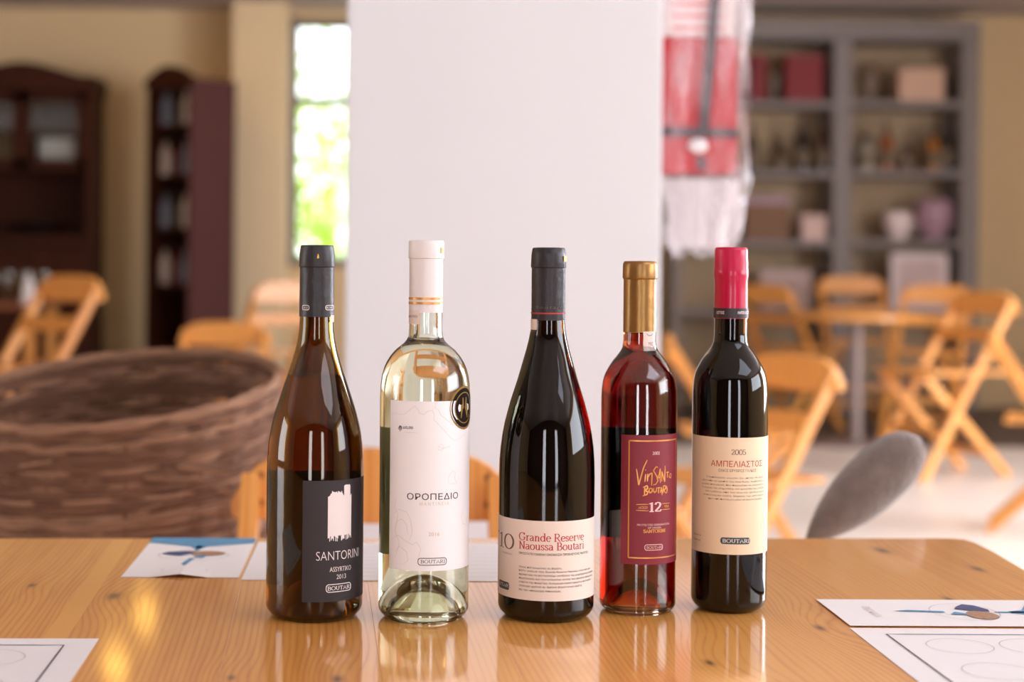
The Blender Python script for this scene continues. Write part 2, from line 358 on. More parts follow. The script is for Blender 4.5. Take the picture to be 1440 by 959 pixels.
# ------------------------------------------------------------------ bottles
class Bottle:
    """profile in photo pixels (y, half width); its distance comes from where the base meets the table"""
    def __init__(s, cx, yb, prof, label, yc_cap):
        s.front = G(cx, yb); r = max(p[1] for p in prof)
        s.Z = s.front.y + .034
        for _ in range(4): s.R = r*s.Z/F; s.Z = s.front.y + s.R*.93
        s.c = Vector((s.front.x*s.Z/s.front.y, s.Z, TZ))
        s.root = empty('wine_bottle', s.c, 0, label, 'bottle', 'wine bottles lined up on the pine table')
        tc = Vector((-s.c.x, -s.c.y)).normalized(); s.tc = tc; s.rt = Vector((-tc.y, tc.x))
        s.cx0, s.yb = cx, yb
        s.prof = [(s.zof(y, s.Z, cx), hw*s.Z/F) for y, hw in prof]        # (height over table, radius) from top to bottom
    def zof(s, y, Z, x): return P(x, y, Z).z - TZ
    def phi(s, x, y):                          # azimuth on the body for a pixel (ray against cylinder)
        d = ray(x, y); o = Vector((CAM.x - s.c.x, CAM.y - s.c.y)); dd = Vector((d.x, d.y)); A = dd.dot(dd); B = o.dot(dd); C = o.dot(o) - s.R**2
        t = (-B - math.sqrt(max(0, B*B - A*C))) / A; q = o + dd*t
        return math.atan2(q.dot(s.rt), q.dot(s.tc)), CAMZ + d.z*t - TZ
    def at(s, ph, z, r): q = s.tc*math.cos(ph) + s.rt*math.sin(ph); return Vector((q.x*r, q.y*r, z))
    def rad(s, z):
        p = s.prof
        for (z1, r1), (z0, r0) in zip(p[:-1], p[1:]):
            if z1 >= z >= z0: return r0 + (r1-r0)*(z-z0)/max(1e-6, z1-z0)
        return s.R
    def wrap(s, name, mat, vf, par, off, ph0=0., r=None):   # flat drawing in metres (u along the arc from ph0, v height) laid on the glass
        mb = MB(); R = (r or s.R)
        mb.add([s.at(ph0 + u/R, v, R + off) for u, v in vf[0]], vf[1]); return mb.build(name, mat, par)
    def patch(s, name, mat, par, p0, p1, z0, z1, o0=-.00015, o1=.0002, n=28, r=None, smooth=True):   # thin curved sheet
        mb = MB(); R = r or s.R; ring = []
        for i in range(n+1):
            a = p0 + (p1-p0)*i/n; ring += [s.at(a, z0, R+o0), s.at(a, z0, R+o1), s.at(a, z1, R+o1), s.at(a, z1, R+o0)]
        fs = [(4*i+j, 4*i+(j+1)%4, 4*i+4+(j+1)%4, 4*i+4+j) for i in range(n) for j in range(4)] + [(0,1,2,3), (4*n+3,4*n+2,4*n+1,4*n)]
        return mb.add(ring, fs).build(name, mat, par, smooth)
    def glassware(s, mg, mw, z_cap, z_fill, punt, punt_r, t=.0032, base=.006, heel=.010):
        zs = sorted(s.prof)                                        # bottom up
        body = [(r, z) for z, r in zs if z > heel*1.6]
        R = s.R; n = 7
        outer = [(.0005, punt*.999)] + [(punt_r*math.sin(PI/2*i/8)**1.0*(1.0), punt*math.cos(PI/2*i/8)**1.25) for i in range(1, 8)] + [(punt_r, .0012), (punt_r + .002, 0), (R - heel*.75, 0)]
        outer += [(R - heel + heel*math.sin(PI/2*i/n) - .0006*(1-i/n), heel - heel*math.cos(PI/2*i/n)) for i in range(2, n+1)] + body
        top = outer[-1]
        inner = [(max(.0085, r - t), z) for r, z in body][::-1]
        ib = [(R - t - heel*.6 + heel*.6*math.sin(PI/2*i/5), base + heel*.8 - heel*.8*math.cos(PI/2*i/5)) for i in range(5, -1, -1)]
        pin = [(punt_r*math.sin(PI/2*i/8), base*.75 + punt*math.cos(PI/2*i/8)**1.25) for i in range(8, 0, -1)] + [(.0005, punt + base*.75)]
        pin = [(r, z) for r, z in pin if r < ib[-1][0] - .001]
        inner = [p for p in inner if p[1] > ib[0][1] + .001] + ib + pin
        g = MB().lathe(outer + [(top[0] - .001, top[1] + .0008)] + inner, 72).build('glass', mg, s.root, True)
        liq = [(r + .0003, z) for r, z in inner if z < z_fill]
        rf = max(.0085, s.rad(z_fill) - t) + .0003
        liq = [(.0004, z_fill - .0003), (rf*.6, z_fill - .0003), (rf - .001, z_fill - .0001), (rf, z_fill + .0006)] + liq
        liq = liq[:-1] + [(liq[-1][0], liq[-1][1] - .0003)]
        wine = MB().lathe([(r, z - (.0003 if z < base + .02 and r < punt_r else 0)) for r, z in liq], 72).build('wine', mw, s.root, True)
        return g, wine
    def capsule(s, mat, prof_px, name='capsule', dent=0.):
        pr = [(hw*s.Z/F, s.zof(y, s.Z, s.cx0 + 6)) for y, hw in prof_px]
        z0 = pr[0][1]
        pr = [(.0005, z0 + .0004), (pr[0][0]*.6, z0 + .0003)] + [(pr[0][0] - .0007, z0)] + [(pr[0][0], z0 - .0008)] + pr[1:]
        pr += [(pr[-1][0] - .0009, pr[-1][1]), (pr[-1][0] - .0009, pr[-1][1] + .02)]
        s.cap_r = pr[-3][0]
        return MB().lathe(pr, 56).build(name, mat, s.root, True)

def text_px(b, name, mat, vf, par, x0, x1, ybase, hpx, off=.00032, exact=False):
    """lay a drawing between two photo pixels at a baseline; cap height in pixels (exact: whole box height)"""
    p0, z0 = b.phi(x0, ybase); p1, z1 = b.phi(x1, ybase); z = b.phi((x0+x1)/2, ybase)[1]; zt_ = b.phi((x0+x1)/2, ybase - hpx)[1]
    vf = fit(vf, p0*b.R, p1*b.R, z, v1=zt_) if exact else fit(vf, p0*b.R, p1*b.R, z, cap=(zt_ - z))
    return b.wrap(name, mat, vf, par, off)
def frame_px(b, name, mat, par, xc, yc, wpx, hpx, rpx, stroke=None, off=.0003):
    s_ = b.Z / F * .975; p, z = b.phi(xc, yc); pts = rrect(wpx*s_, hpx*s_, rpx*s_); u = p*b.R
    if stroke:
        vs, fs = ribbon(dense(pts + pts[:1], .002), lambda d, t: stroke*s_)
    else:
        n = 12; W2, H2, rr = wpx*s_/2, hpx*s_/2, rpx*s_; vs = []; fs = []
        for i in range(2*n+1):
            x = -W2 + W2*i/n; e = max(0, abs(x) - (W2 - rr)); y = H2 - rr + math.sqrt(max(0, rr*rr - e*e)); vs += [(x, -y), (x, y)]
            if i: fs.append((2*i-2, 2*i, 2*i+1, 2*i-1))
    return b.wrap(name, mat, ([(x + u, y + z) for x, y in vs], fs), par, off)
def strokes_px(b, name, mat, par, lines, conv, wpx, off=.00034):
    s_ = b.Z / F*.975; mb = MB()
    for ln in lines:
        pts = []
        for q in dense(ln, 6):
            p, z = b.phi(*conv(*q)); pts.append((p*b.R, z))
        n = len(pts)
        v, f = ribbon(pts, lambda d, t: wpx*s_*(.65 + .5*math.sin(PI*t)))
        mb.add([b.at(u/b.R, z, b.R + off) for u, z in v], f)
    return mb.build(name, mat, par)
def lbl(o, t): o['label'] = t; return o

ink_dark = M('ink_dark', (70, 56, 56), .6, var=.03); ink_white = M('ink_white', (240, 228, 224), .6, var=.03)
ink_red = M('ink_red', (194, 54, 62), .6, var=.03); ink_grey = M('ink_grey', (112, 90, 82), .6, var=.03)
ink_faint = M('ink_faint', (228, 212, 206), .7, var=.03); ink_gold = M('ink_gold', (226, 158, 84), .35, metal=.5, var=.08)
ink_paleg = M('ink_pale_gold', (228, 200, 170), .6, var=.04); ink_teal = M('ink_teal', (70, 84, 86), .6, var=.05)
ink_cream = M('ink_cream', (240, 200, 190), .6, var=.03)
pap_white = M('label_paper_white', (246, 242, 242), .65, var=.02, scale=40); pap_cream = M('label_paper_cream', (242, 224, 210), .65, var=.02, scale=40)
pap_tan = M('label_paper_tan', (244, 218, 184), .65, var=.02, scale=40); pap_black = M('label_paper_black', (50, 43, 45), .6, var=.05, scale=30)
pap_wine = M('label_paper_wine_red', (134, 40, 54), .5, var=.06, scale=30)
cap_black = M('capsule_black', (46, 41, 43), .42, var=.06, bump=.12, bscale=90); cap_white = M('capsule_white', (236, 228, 226), .4, var=.03, bump=.05, bscale=90)
cap_gold = M('capsule_gold', (160, 120, 70), .36, metal=.85, var=.08, bump=.06, bscale=90); cap_pink = M('capsule_crimson', (196, 10, 64), .3, var=.05, coat=.2)
band_black = M('capsule_band_black', (56, 46, 50), .45, var=.05); foil_yellow = M('foil_yellow', (226, 190, 20), .4)
stamp = M('stamp_paper', (238, 216, 208), .6, var=.03)
g_olive = glass('olive_glass', (.56, .41, .12)); g_pale = glass('pale_green_glass', (.972, .988, .955)); g_brown = glass('dark_brown_glass', (.30, .15, .05)); g_clear = glass('flint_glass', (.97, .985, .965)); g_black = glass('black_glass', (.20, .12, .07))
w_white = glass('white_wine', (.995, .984, .915), ior=1.34); w_assy = glass('golden_wine', (.93, .83, .52), ior=1.34); w_red = glass('red_wine', (.16, .018, .012), ior=1.34); w_vin = glass('amber_red_wine', (.98, .95, .92), ior=1.34, absorb=((.865, .42, .05), 300.)); w_dark = glass('dark_red_wine', (.10, .015, .012), ior=1.34)
BURG = 'kept'

# --- bottle 1: olive burgundy bottle, black label
b = Bottle(441.5, 878, [(445,23.6),(462,24.4),(478,26.6),(491,29.4),(505,33.4),(520,38),(535,43),(549,47.6),(564,52.5),(578,57),(594,61.2),(610,64.4),(628,66.6),(646,67.6),(668,68),(760,67.8),(845,67.4)],
           'olive glass wine bottle with black label bearing a white brush stroke', 0)
b.glassware(g_olive, w_assy, 0, b.zof(528, b.Z, 443), .030, .023, base=.005)
cp = b.capsule(cap_black, [(345,23.2),(357,24.8),(374,25.4),(375,25.2),(376,24.1),(400,24.2),(445,24.6)])
def cap_text(b, par, mat, vf, x0, x1, y, hpx, off=.0004, exact=True):
    R0 = b.R; b.R = b.cap_r; o = text_px(b, 'lettering', mat, vf, par, x0, x1, y, hpx, off, exact); b.R = R0; return o
def cap_frame(b, par, mat, *a, **k):
    R0 = b.R; b.R = b.cap_r; o = frame_px(b, 'logo_frame', mat, par, *a, off=.0005, **k); b.R = R0; return o
cap_text(b, cp, ink_white, serif('BOUTARI', ext=1.3), 457.5, 471, 434, 3); cap_frame(b, cp, ink_white, 464, 432.5, 17, 6.5, 2.6, stroke=.9)
cap_text(b, cp, ink_white, serif('BOUTARI', ext=1.3), 427, 433, 434, 3); cap_frame(b, cp, ink_white, 430, 432.5, 12, 6.5, 2.6, stroke=.9)
R0 = b.R; b.R = b.cap_r + .0004; strokes_px(b, 'foil_tab', foil_yellow, cp, [[(447, 363.5), (447.4, 357)], [(446.2, 363), (446.9, 359)], [(448.2, 363), (447.8, 359)]], lambda x, y: (x, y), 1.6, off=.0005)
b.R = b.cap_r - .0007; tp, tz0 = b.phi(464, 445); b.patch('tax_stamp', stamp, b.root, tp, tp + .42, tz0 - .0045, tz0 + .001, n=8, r=b.rad(tz0 - .003) + .0004); b.R = R0
pl, zt_ = b.phi(426, 676); _, zb_ = b.phi(446, 847); pr_ = math.radians(84)
lb = lbl(b.patch('label', pap_black, b.root, pl, pr_, zb_, zt_), 'black paper label')
lbl(b.patch('back_label', pap_black, b.root, PI - .75, PI + .75, zb_ + .003, zt_), 'black back label seen through the glass')
# brush stroke
mb = MB(); rr = random.Random(3); nC = 34
p0 = b.phi(461, 720)[0]; p1 = b.phi(493.5, 720)[0]; zt1 = b.phi(478, 692)[1]; zt2 = b.phi(486, 682)[1]; zb1 = b.phi(478, 757)[1]
for i in range(nC):
    u0 = p0 + (p1-p0)*i/nC; u1 = p0 + (p1-p0)*(i+1.02)/nC; f_ = i/nC
    t_ = zt1 + rr.uniform(-.0010, .0012) - (.0025 if f_ < .08 else 0)
    if .56 < f_ < .62: t_ -= .003
    if f_ > .62: t_ = zt2 + rr.uniform(-.0008, .0006) - (.0075 if f_ > .93 else 0)
    bt = zb1 + rr.uniform(-.0022, .0030)
    mb.add([b.at(u0, bt, b.R + .0003), b.at(u1, bt, b.R + .0003), b.at(u1, t_, b.R + .0003), b.at(u0, t_, b.R + .0003)], [(0, 1, 2, 3)])
lbl(mb.build('brush_mark', ink_white, lb), 'white brush stroke printed on the label')
text_px(b, 'lettering', ink_white, sans('SANTORINI', -.012), lb, 444.5, 503.5, 787, 12.4, exact=True)
text_px(b, 'lettering', ink_white, sans('ASSYRTIKO', -.005), lb, 463.5, 493, 803, 6.6, exact=True)
text_px(b, 'lettering', ink_white, sans('2013', -.005), lb, 473, 486, 813.5, 6.4, exact=True)
text_px(b, 'lettering', ink_white, serif('BOUTARI', .2, .1, ext=1.3), lb, 460.5, 493, 829.2, 5.6, exact=True)
frame_px(b, 'logo_frame', ink_white, lb, 477.2, 826.2, 40.5, 10.6, 4, stroke=1.1)

# --- bottle 2: clear bordeaux bottle, white label
b = Bottle(595, 879, [(438,23.2),(460,23.4),(472,24.2),(478,26.6),(483,31),(487,36.2),(491,41.2),(496,45.6),(501,49.6),(508,54),(516,57.6),(527,60.8),(540,62.6),(560,63.4),(640,63.2),(845,62.6)],
           'clear glass bottle of white wine with white label and gold medal sticker', 0)
b.glassware(g_pale, w_white, 0, b.zof(476, b.Z, 597), .031, .0275, t=.003, base=.006, heel=.009)
cp = b.capsule(cap_white, [(338,24.6),(346,25),(362,25.2),(363,25),(364,23.7),(400,23.7),(439,23.7)])
for y in (420, 426.5):
    z = b.zof(y, b.Z - b.cap_r, 597); b.patch('gold_stripe', ink_gold, cp, 0, 2*PI, z - .0009, z + .0009, o0=.00001, o1=.0003, n=48, r=b.cap_r + .0001)
R0 = b.R; b.R = b.cap_r; q0, z0 = b.phi(618.5, 356); _, z1 = b.phi(618.5, 348); b.patch('foil_tab', foil_yellow, cp, q0, q0 + .35, z0, z1, o0=.0002, o1=.0007, n=4, r=25*b.Z/F)
q0, z0 = b.phi(574.5, 455); q1, z1 = b.phi(589.5, 436); ts = b.patch('tax_stamp', stamp, b.root, q0 - .2, q1, z0, z1, n=10, r=b.cap_r - .0001)
b.R = b.cap_r; text_px(b, 'lettering', ink_grey, sans('ΑΑ/ΥΟ', .01), ts, 575.5, 587, 446.5, 3.2, off=.0006, exact=True); b.R = R0
pl, zt_ = b.phi(549.5, 562); zt_ = b.phi(600, 564.5)[1]; zb_ = b.phi(600, 803)[1]
lb = lbl(b.patch('label', pap_white, b.root, pl, math.radians(80), zb_, zt_), 'white paper label')
lbl(b.patch('back_label', M('label_back_green', (250, 250, 180), .7), b.root, PI - .95, PI + .95, zb_ + .004, b.phi(600, 612)[1]), 'olive green back label seen through the glass')
text_px(b, 'lettering', ink_dark, sans('ΟΡΟΠΕΔΙΟ', .004, 1.04), lb, 572.5, 643.5, 703, 9.2, exact=True)
text_px(b, 'lettering', ink_paleg, sans('ΜΑΝΤΙΝΕΙΑ', 0, 1.5), lb, 590, 631, 710.6, 4.4, exact=True)
text_px(b, 'lettering', ink_paleg, sans('2016', .005), lb, 602.5, 618, 753.6, 5.2, exact=True)
text_px(b, 'lettering', ink_dark, serif('BOUTARI', .17, .09, ext=1.3), lb, 591.5, 625.5, 792.2, 5, exact=True)
frame_px(b, 'logo_frame', ink_dark, lb, 608.3, 789.8, 41, 9.6, 3.6, stroke=1.)
text_px(b, 'lettering', ink_dark, sans('±0,00', .02), lb, 566.8, 581, 603.8, 4.6, exact=True)
strokes_px(b, 'contour_mark', ink_dark, lb, [[(560, 602), (566, 602)], [(561, 604), (565.5, 604)], [(562.6, 606), (563.6, 606)], [(563, 602), (563.2, 599)], [(561, 601), (563, 598.8), (565.6, 601)]], lambda x, y: (x, y), 1.6)
strokes_px(b, 'contour_lines', ink_faint, lb, [[(568, 607.5), (586, 608.5)], [(551, 582), (556, 580), (562, 583), (570, 582), (578, 575), (584, 571), (589, 577), (590, 581), (596, 583), (602, 578), (608, 577), (611, 584), (610, 590), (617, 597), (625, 606), (634, 616), (640, 620), (648, 615), (654, 609)],
    [(613, 563), (612, 573), (617, 577), (620, 584), (628, 590), (636, 597), (644, 597), (652, 589)], [(616, 627), (620, 624), (624, 628), (621, 634), (616, 632), (616, 627), (622, 631), (630, 628), (633, 626), (631, 631)],
    [(630, 680), (631, 670), (636, 662), (640, 664), (639, 672), (642, 680), (630, 680)], [(554, 722), (562, 716), (572, 720), (578, 732), (580, 748), (576, 760)], [(556, 740), (560, 732), (566, 730), (572, 738), (574, 752)],
    [(552, 758), (560, 752), (570, 760), (580, 766), (586, 762), (592, 772), (588, 786)], [(556, 776), (562, 768), (572, 776), (574, 788), (566, 794)], [(652, 716), (648, 726), (650, 736), (655, 738)], [(558, 700), (555, 712), (560, 724), (556, 746), (562, 764), (556, 784)]], lambda x, y: (x, y), .6)
# medal sticker
q0, zc = b.phi(652.5, 573); medal = None
def disc(b, name, mat, par, ph, z, ru, rv, off, n=28):
    mb = MB(); mb.add([b.at(ph, z, b.R + off)] + [b.at(ph + ru*math.cos(2*PI*k/n)/b.R, z + rv*math.sin(2*PI*k/n), b.R + off) for k in range(n)], [(0, 1+k, 1+(k+1) % n) for k in range(n)])
    return mb.build(name, mat, par)
m_gold = M('medal_gold', (150, 118, 56), .6, metal=.2, var=.2); m_mblack = M('medal_black', (38, 30, 26), .85, spec=.1)
med = lbl(disc(b, 'medal_sticker', m_gold, b.root, q0, zc, .0165, .0172, .00036), 'gold and black round medal sticker')
disc(b, 'medal_ring', m_mblack, med, q0, zc, .0148, .0155, .00042); disc(b, 'medal_field', m_gold, med, q0, zc, .0118, .0124, .00047); disc(b, 'medal_core', m_mblack, med, q0, zc, .0110, .0116, .00052)
b.wrap('medal_emblem', m_gold, ([(-.005, -.008), (.005, -.008), (.005, .002), (.003, .003), (.003, .008), (-.003, .008), (-.003, .003), (-.005, .002)], [(0, 1, 2, 3, 4, 5, 6, 7)]), med, .00058, q0); 
for o in COL.objects:
    if o.name == 'medal_emblem':
        for v in o.data.vertices: v.co.z += zc

# --- bottle 3: dark burgundy bottle, cream label with red lettering
b = Bottle(767, 878, [(450,23.2),(464,24.4),(477,26.8),(491,30.2),(505,34.2),(520,38.4),(534,42.4),(549,47.2),(564,52),(579,56),(593,59.6),(610,62.8),(628,65.2),(646,66.6),(668,67.2),(760,67),(845,66.8)],
           'dark brown glass red wine bottle with cream label lettered in red', 0)
b.glassware(g_brown, w_red, 0, b.zof(470, b.Z, 769), .028, .024)
cp = b.capsule(cap_black, [(348.5,22.8),(358,24.2),(375,24.8),(376,24.6),(377,23.6),(400,23.6),(450,23.6)])
z = b.zof(440.8, b.Z - b.cap_r, 770); b.patch('red_stripe', ink_red, cp, 0, 2*PI, z - .0005, z + .0005, o0=.00001, o1=.0003, n=48, r=b.cap_r + .0001)
cap_text(b, cp, ink_grey, sans('J. Boutari', 0, 1.35, .25), 747.5, 789, 435.6, 5.6)
R0 = b.R; b.R = 24.6*b.Z/F; q0, z0 = b.phi(792.5, 367.5); _, z1 = b.phi(792.5, 360); b.patch('foil_tab', foil_yellow, cp, q0, q0 + .5, z0, z1, o0=.0001, o1=.0006, n=4); b.R = b.cap_r
q0, z0 = b.phi(746.5, 466); q1, z1 = b.phi(755.5, 448); b.patch('tax_stamp', stamp, b.root, q0 - .3, q1, z0, z1 - .0005, n=10, r=24.0*b.Z/F); b.R = R0
zt_ = b.phi(767, 733)[1]; zb_ = b.phi(767, 845.5)[1]
lb = lbl(b.patch('label', pap_cream, b.root, -math.radians(100), math.radians(112), zb_, zt_, n=44), 'cream paper label with red lettering')
text_px(b, 'lettering', ink_grey, serif("'10", .11, .05), lb, 701.5, 723.5, 770.5, 20.5)
text_px(b, 'lettering', ink_red, serif('Grande Reserve', .15, .07), lb, 730, 820.5, 761.5, 10.6)
text_px(b, 'lettering', ink_red, serif('Naoussa Boutari', .15, .07), lb, 730, 820.5, 773.8, 10.6)
text_px(b, 'lettering', ink_grey, sans('Σοδειάς', -.01), lb, 707, 721, 779, 4)
text_px(b, 'lettering', ink_grey, sans('ΠΡΟΣΤΑΤΕΥΟΜΕΝΗ ΟΝΟΜΑΣΙΑ ΠΡΟΕΛΕΥΣΗΣ ΝΑΟΥΣΑ', .02), lb, 730, 826, 781.6, 4.2)
for i, (t, x1) in enumerate((('Οίνος παλαιωμένος σε βαρέλι.', 790), ('Κάθε σοδειά του Grande Reserve Naoussa είναι και μια', 829), ('πρόσκληση να φανταστούμε συνδέσεις της μακρόχρονης ιστορίας', 832.4), ('παράδοσης και του ονόματος αυτού του κρασιού Δοκιμάστε', 832), ('ετικέτα της ποικιλίας Ξινόμαυρο αφού ωριμάσει παλαιωθεί', 830), ('τέσσερα χρόνια σε δρύινα βαρέλια και φιάλη.', 818), ('Με την υπογραφή Μπουτάρη.', 789))):
    text_px(b, 'lettering', ink_grey, sans(t, .012), lb, 730, x1, 800.2 + i*5.35, 3.6)
frame_px(b, 'logo_plate', ink_teal, lb, 708, 822, 30, 11, 3.2); text_px(b, 'lettering', ink_cream, serif('BOUTARI', .2, .1, ext=1.3), lb, 700.6, 717.6, 824.2, 4.8, off=.0004, exact=True)

# --- bottle 4: slim flint bottle of amber-red wine, wine-red label
b = Bottle(896, 867, [(466,22.6),(480,22.8),(488,24),(493,26.4),(498,30),(503,34),(509,38.4),(515,42.2),(521,45.6),(528,48.8),(536,51),(546,52.4),(560,53),(700,52.8),(838,52.2)],
           'slim clear bottle of amber-red dessert wine with wine-red gold-framed label', 0)
b.glassware(g_clear, w_vin, 0, b.zof(468, b.Z, 897), .024, .021, t=.003, base=.005, heel=.007)
cp = b.capsule(cap_gold, [(367.5,23),(372,24.1),(390,24.6),(391,24.4),(393,23),(420,23),(466.5,23)])
R0 = b.R; b.R = b.cap_r; q0, z0 = b.phi(904.5, 494); q1, z1 = b.phi(918, 466); ts = b.patch('tax_stamp', stamp, b.root, q0, q1 + .25, z0, z1, n=10, r=b.cap_r + .0002)
text_px(b, 'lettering', ink_grey, sans('YΨΣ', 0), ts, 911, 917.5, 486, 5, off=.0007, exact=True); strokes_px(b, 'stamp_mark', ink_grey, ts, [[(909, 469), (911.5, 472), (915, 471.6), (917, 469)]], lambda x, y: (x, y), .8, off=.0007); b.R = R0
pl, zt_ = b.phi(874, 609); zt_ = b.phi(905, 612)[1]; zb_ = b.phi(905, 794)[1]
lb = lbl(b.patch('label', pap_wine, b.root, pl, math.radians(86), zb_, zt_), 'wine-red paper label with gold frame')
lbl(b.patch('back_label', pap_black, b.root, PI - .7, PI + .7, zb_ + .014, zt_ + .001), 'dark back label seen through the glass')
C5 = lambda x, y: (865 + x/9.59, 605 + y/9.59)
C6 = lambda x, y: (865 + x/8.72, 690 + y/8.72)
q0, zt1 = b.phi(885, 619.5); zb1 = b.phi(900, 784.6)[1]; q1 = math.radians(74); wd = .0011
lbl(b.wrap('label_frame', ink_gold, (lambda a: ([p for r_ in a for p in r_[0]], [tuple(i + o_ for i in f) for (v_, fs_), o_ in zip(a, [sum(len(z_[0]) for z_ in a[:k_]) for k_ in range(len(a))]) for f in fs_]))(
    [ribbon(dense([(q0*b.R, zb1), (q0*b.R, zt1)], .004), lambda d, t: wd), ribbon(dense([(q0*b.R, zt1), (q1*b.R, zt1)], .002), lambda d, t: wd), ribbon(dense([(q1*b.R, zt1), (q1*b.R, zb1)], .004), lambda d, t: wd), ribbon(dense([(q1*b.R, zb1), (q0*b.R, zb1)], .002), lambda d, t: wd)]), lb, .0003), 'gold printed frame')
text_px(b, 'lettering', ink_cream, sans('2002', .01), lb, 917.5, 927.5, 639.4, 4.4, exact=True)
vin = [[(288,520),(300,590),(318,735),(345,640),(385,500),(432,402)], [(412,590),(400,695)], [(410,530),(414,540)], [(440,585),(434,690)], [(436,645),(468,588),(496,578),(494,660),(490,745)],
       [(575,500),(550,492),(515,545),(560,620),(575,680),(545,730),(510,735)], [(560,660),(590,600),(606,520),(604,640),(608,710)], [(575,640),(612,630)], [(625,690),(628,560),(650,640),(665,690),(668,570),(672,478)], [(685,570),(722,562)], [(703,570),(700,640)], [(735,585),(725,630),(745,640),(752,590),(735,580)],
       [(400,755),(395,870)], [(375,770),(430,745),(440,780),(402,812),(440,830),(430,865),(372,884)], [(468,780),(452,815),(470,845),(498,825),(496,785),(468,780)], [(520,775),(515,815),(530,840),(552,820),(556,770)], [(562,780),(610,772)], [(586,776),(580,850)], [(604,845),(622,770),(630,875)], [(605,820),(640,812)], [(648,760),(640,850)], [(640,755),(672,745),(680,785),(652,805),(680,850)], [(690,745),(698,800),(690,850)]]
strokes_px(b, 'lettering', ink_gold, lb, vin, C5, 1.75)
text_px(b, 'lettering', ink_cream, serif('12', .2, .1), lb, 912.3, 930.4, 719.8, 14, exact=True)
text_px(b, 'lettering', ink_gold, serif('AGED', .2, .1), lb, 897.5, 910.5, 715.4, 3.6, exact=True); text_px(b, 'lettering', ink_gold, sans('ΥRS', .02), lb, 933.4, 940, 713.6, 3.6, exact=True)
strokes_px(b, 'rule_lines', ink_gold, lb, [[(260,168),(410,166)], [(258,240),(408,246)], [(568,158),(668,150)], [(572,232),(672,222)]], C6, .9)
text_px(b, 'lettering', ink_cream, sans('PROTECTED DESIGNATION', 0), lb, 896, 940.5, 739.4, 2.8, exact=True); text_px(b, 'lettering', ink_cream, sans('OF ORIGIN', 0), lb, 911, 929, 743.4, 2.6, exact=True)
text_px(b, 'lettering', ink_gold, serif('SANTORINI', .24, .12), lb, 904.5, 935, 749.2, 5, exact=True)
frame_px(b, 'logo_frame', ink_cream, lb, 919.8, 769.6, 27.5, 7.6, 3, stroke=.9); text_px(b, 'lettering', ink_cream, serif('BOUTARI', .16, .09, ext=1.3), lb, 909, 931, 771.6, 3.8, exact=True)

# --- bottle 5: slim dark bottle, tan label, crimson capsule
b = Bottle(1024, 865, [(447,22.8),(470,22.6),(480,23.4),(486,25.6),(491,28.8),(497,33.6),(503,37.8),(509,41.4),(516,45.2),(523,48.2),(531,50.2),(541,51.4),(556,52.2),(600,52.4),(700,52),(838,50.8)],
           'slim black glass wine bottle with tan label and crimson capsule', 0)
b.glassware(g_black, w_dark, 0, b.zof(470, b.Z, 1028), .012, .020, t=.003)
cp = b.capsule(cap_pink, [(348,22.2),(352,23),(366,23.3),(367,23.8),(378,23.6),(379,24.1),(389,24.1),(393,23.1),(410,23.2),(433,23.4),(447.5,23.6)])
z0 = b.zof(447.5, b.Z - b.cap_r, 1029); z1 = b.zof(433.5, b.Z - b.cap_r, 1029)
bd = lbl(b.patch('capsule_band', band_black, b.root, 0, 2*PI, z0, z1, o0=-.0003, o1=.0003, n=56, r=b.cap_r + .0001), 'black band under the crimson capsule')
cap_text(b, bd, ink_white, sans('ΑΜΠΕΛΙΑΣΤΟΣ', .02), 1036.5, 1060.5, 441.6, 4.2, off=.0007); cap_text(b, bd, ink_white, sans('ΑΣΤΟΣ', .02), 1008.4, 1019, 441.4, 4, off=.0007)
zt_ = b.phi(1026, 615.5)[1]; zb_ = b.phi(1026, 780)[1]
lb = lbl(b.patch('label', pap_tan, b.root, -math.radians(76), math.radians(106), zb_, zt_, n=44), 'tan paper label with red lettering')
text_px(b, 'lettering', ink_grey, serif('2005', .13, .07), lb, 1028.5, 1049, 639.8, 7.8, exact=True)
text_px(b, 'lettering', ink_red, sans('ΑΜΠΕΛΙΑΣΤΟΣ', .0), lb, 1000, 1071, 656.8, 8.6, exact=True)
text_px(b, 'lettering', ink_grey, sans('ΟΙΝΟΣ ΕΡΥΘΡΟΣ ΓΛΥΚΟΣ', -.005), lb, 1010.5, 1063, 664, 4, exact=True)
for i, (t, x0, x1) in enumerate((('Ο Αμπελιαστός, γνωστός ήδη από τον 19ο αιώνα', 994, 1072.5), ('μέσα από τα γραπτά του Abbé Rozier, λαμβάνεται με', 988, 1074), ('φυσική παλαίωση, που περιγράφεται αναλυτικά σε', 987.5, 1074), ('Ο κορμός της κληματίδας στη φυσαλίδα του, λιάζεται', 988, 1074), ('εξατμίζεται από τον ήλιο και χάνεται νερό', 992.5, 1073), ('σε πρώτους και λιαστά, διάρκειας λίγο μετά τρυγητό', 989.5, 1073), ('πριν από παλαίωση μέσα σε δρύινα βαρέλια', 996.5, 1071))):
    text_px(b, 'lettering', ink_grey, sans(t, -.005), lb, x0, x1, 673.4 + i*5.05, 3.3)
frame_px(b, 'logo_plate', ink_teal, lb, 1034.4, 760.8, 42.5, 9.4, 3); text_px(b, 'lettering', ink_white, serif('BOUTARI', .2, .1, ext=1.3), lb, 1016, 1053.5, 763.4, 5.2, off=.0004, exact=True)
text_px(b, 'lettering', ink_grey, sans('500ml ℮', .0), lb, 976.2, 986.4, 752.4, 3.6); text_px(b, 'lettering', ink_grey, sans('13%vol', .0), lb, 976.2, 985, 759.4, 3.6)
strokes_px(b, 'stamp_mark', ink_paleg, lb, [[(1073.5, 729), (1070.5, 733), (1069.5, 740), (1071, 746)], [(1073, 744), (1074, 748)]], lambda x, y: (x, y), .9)

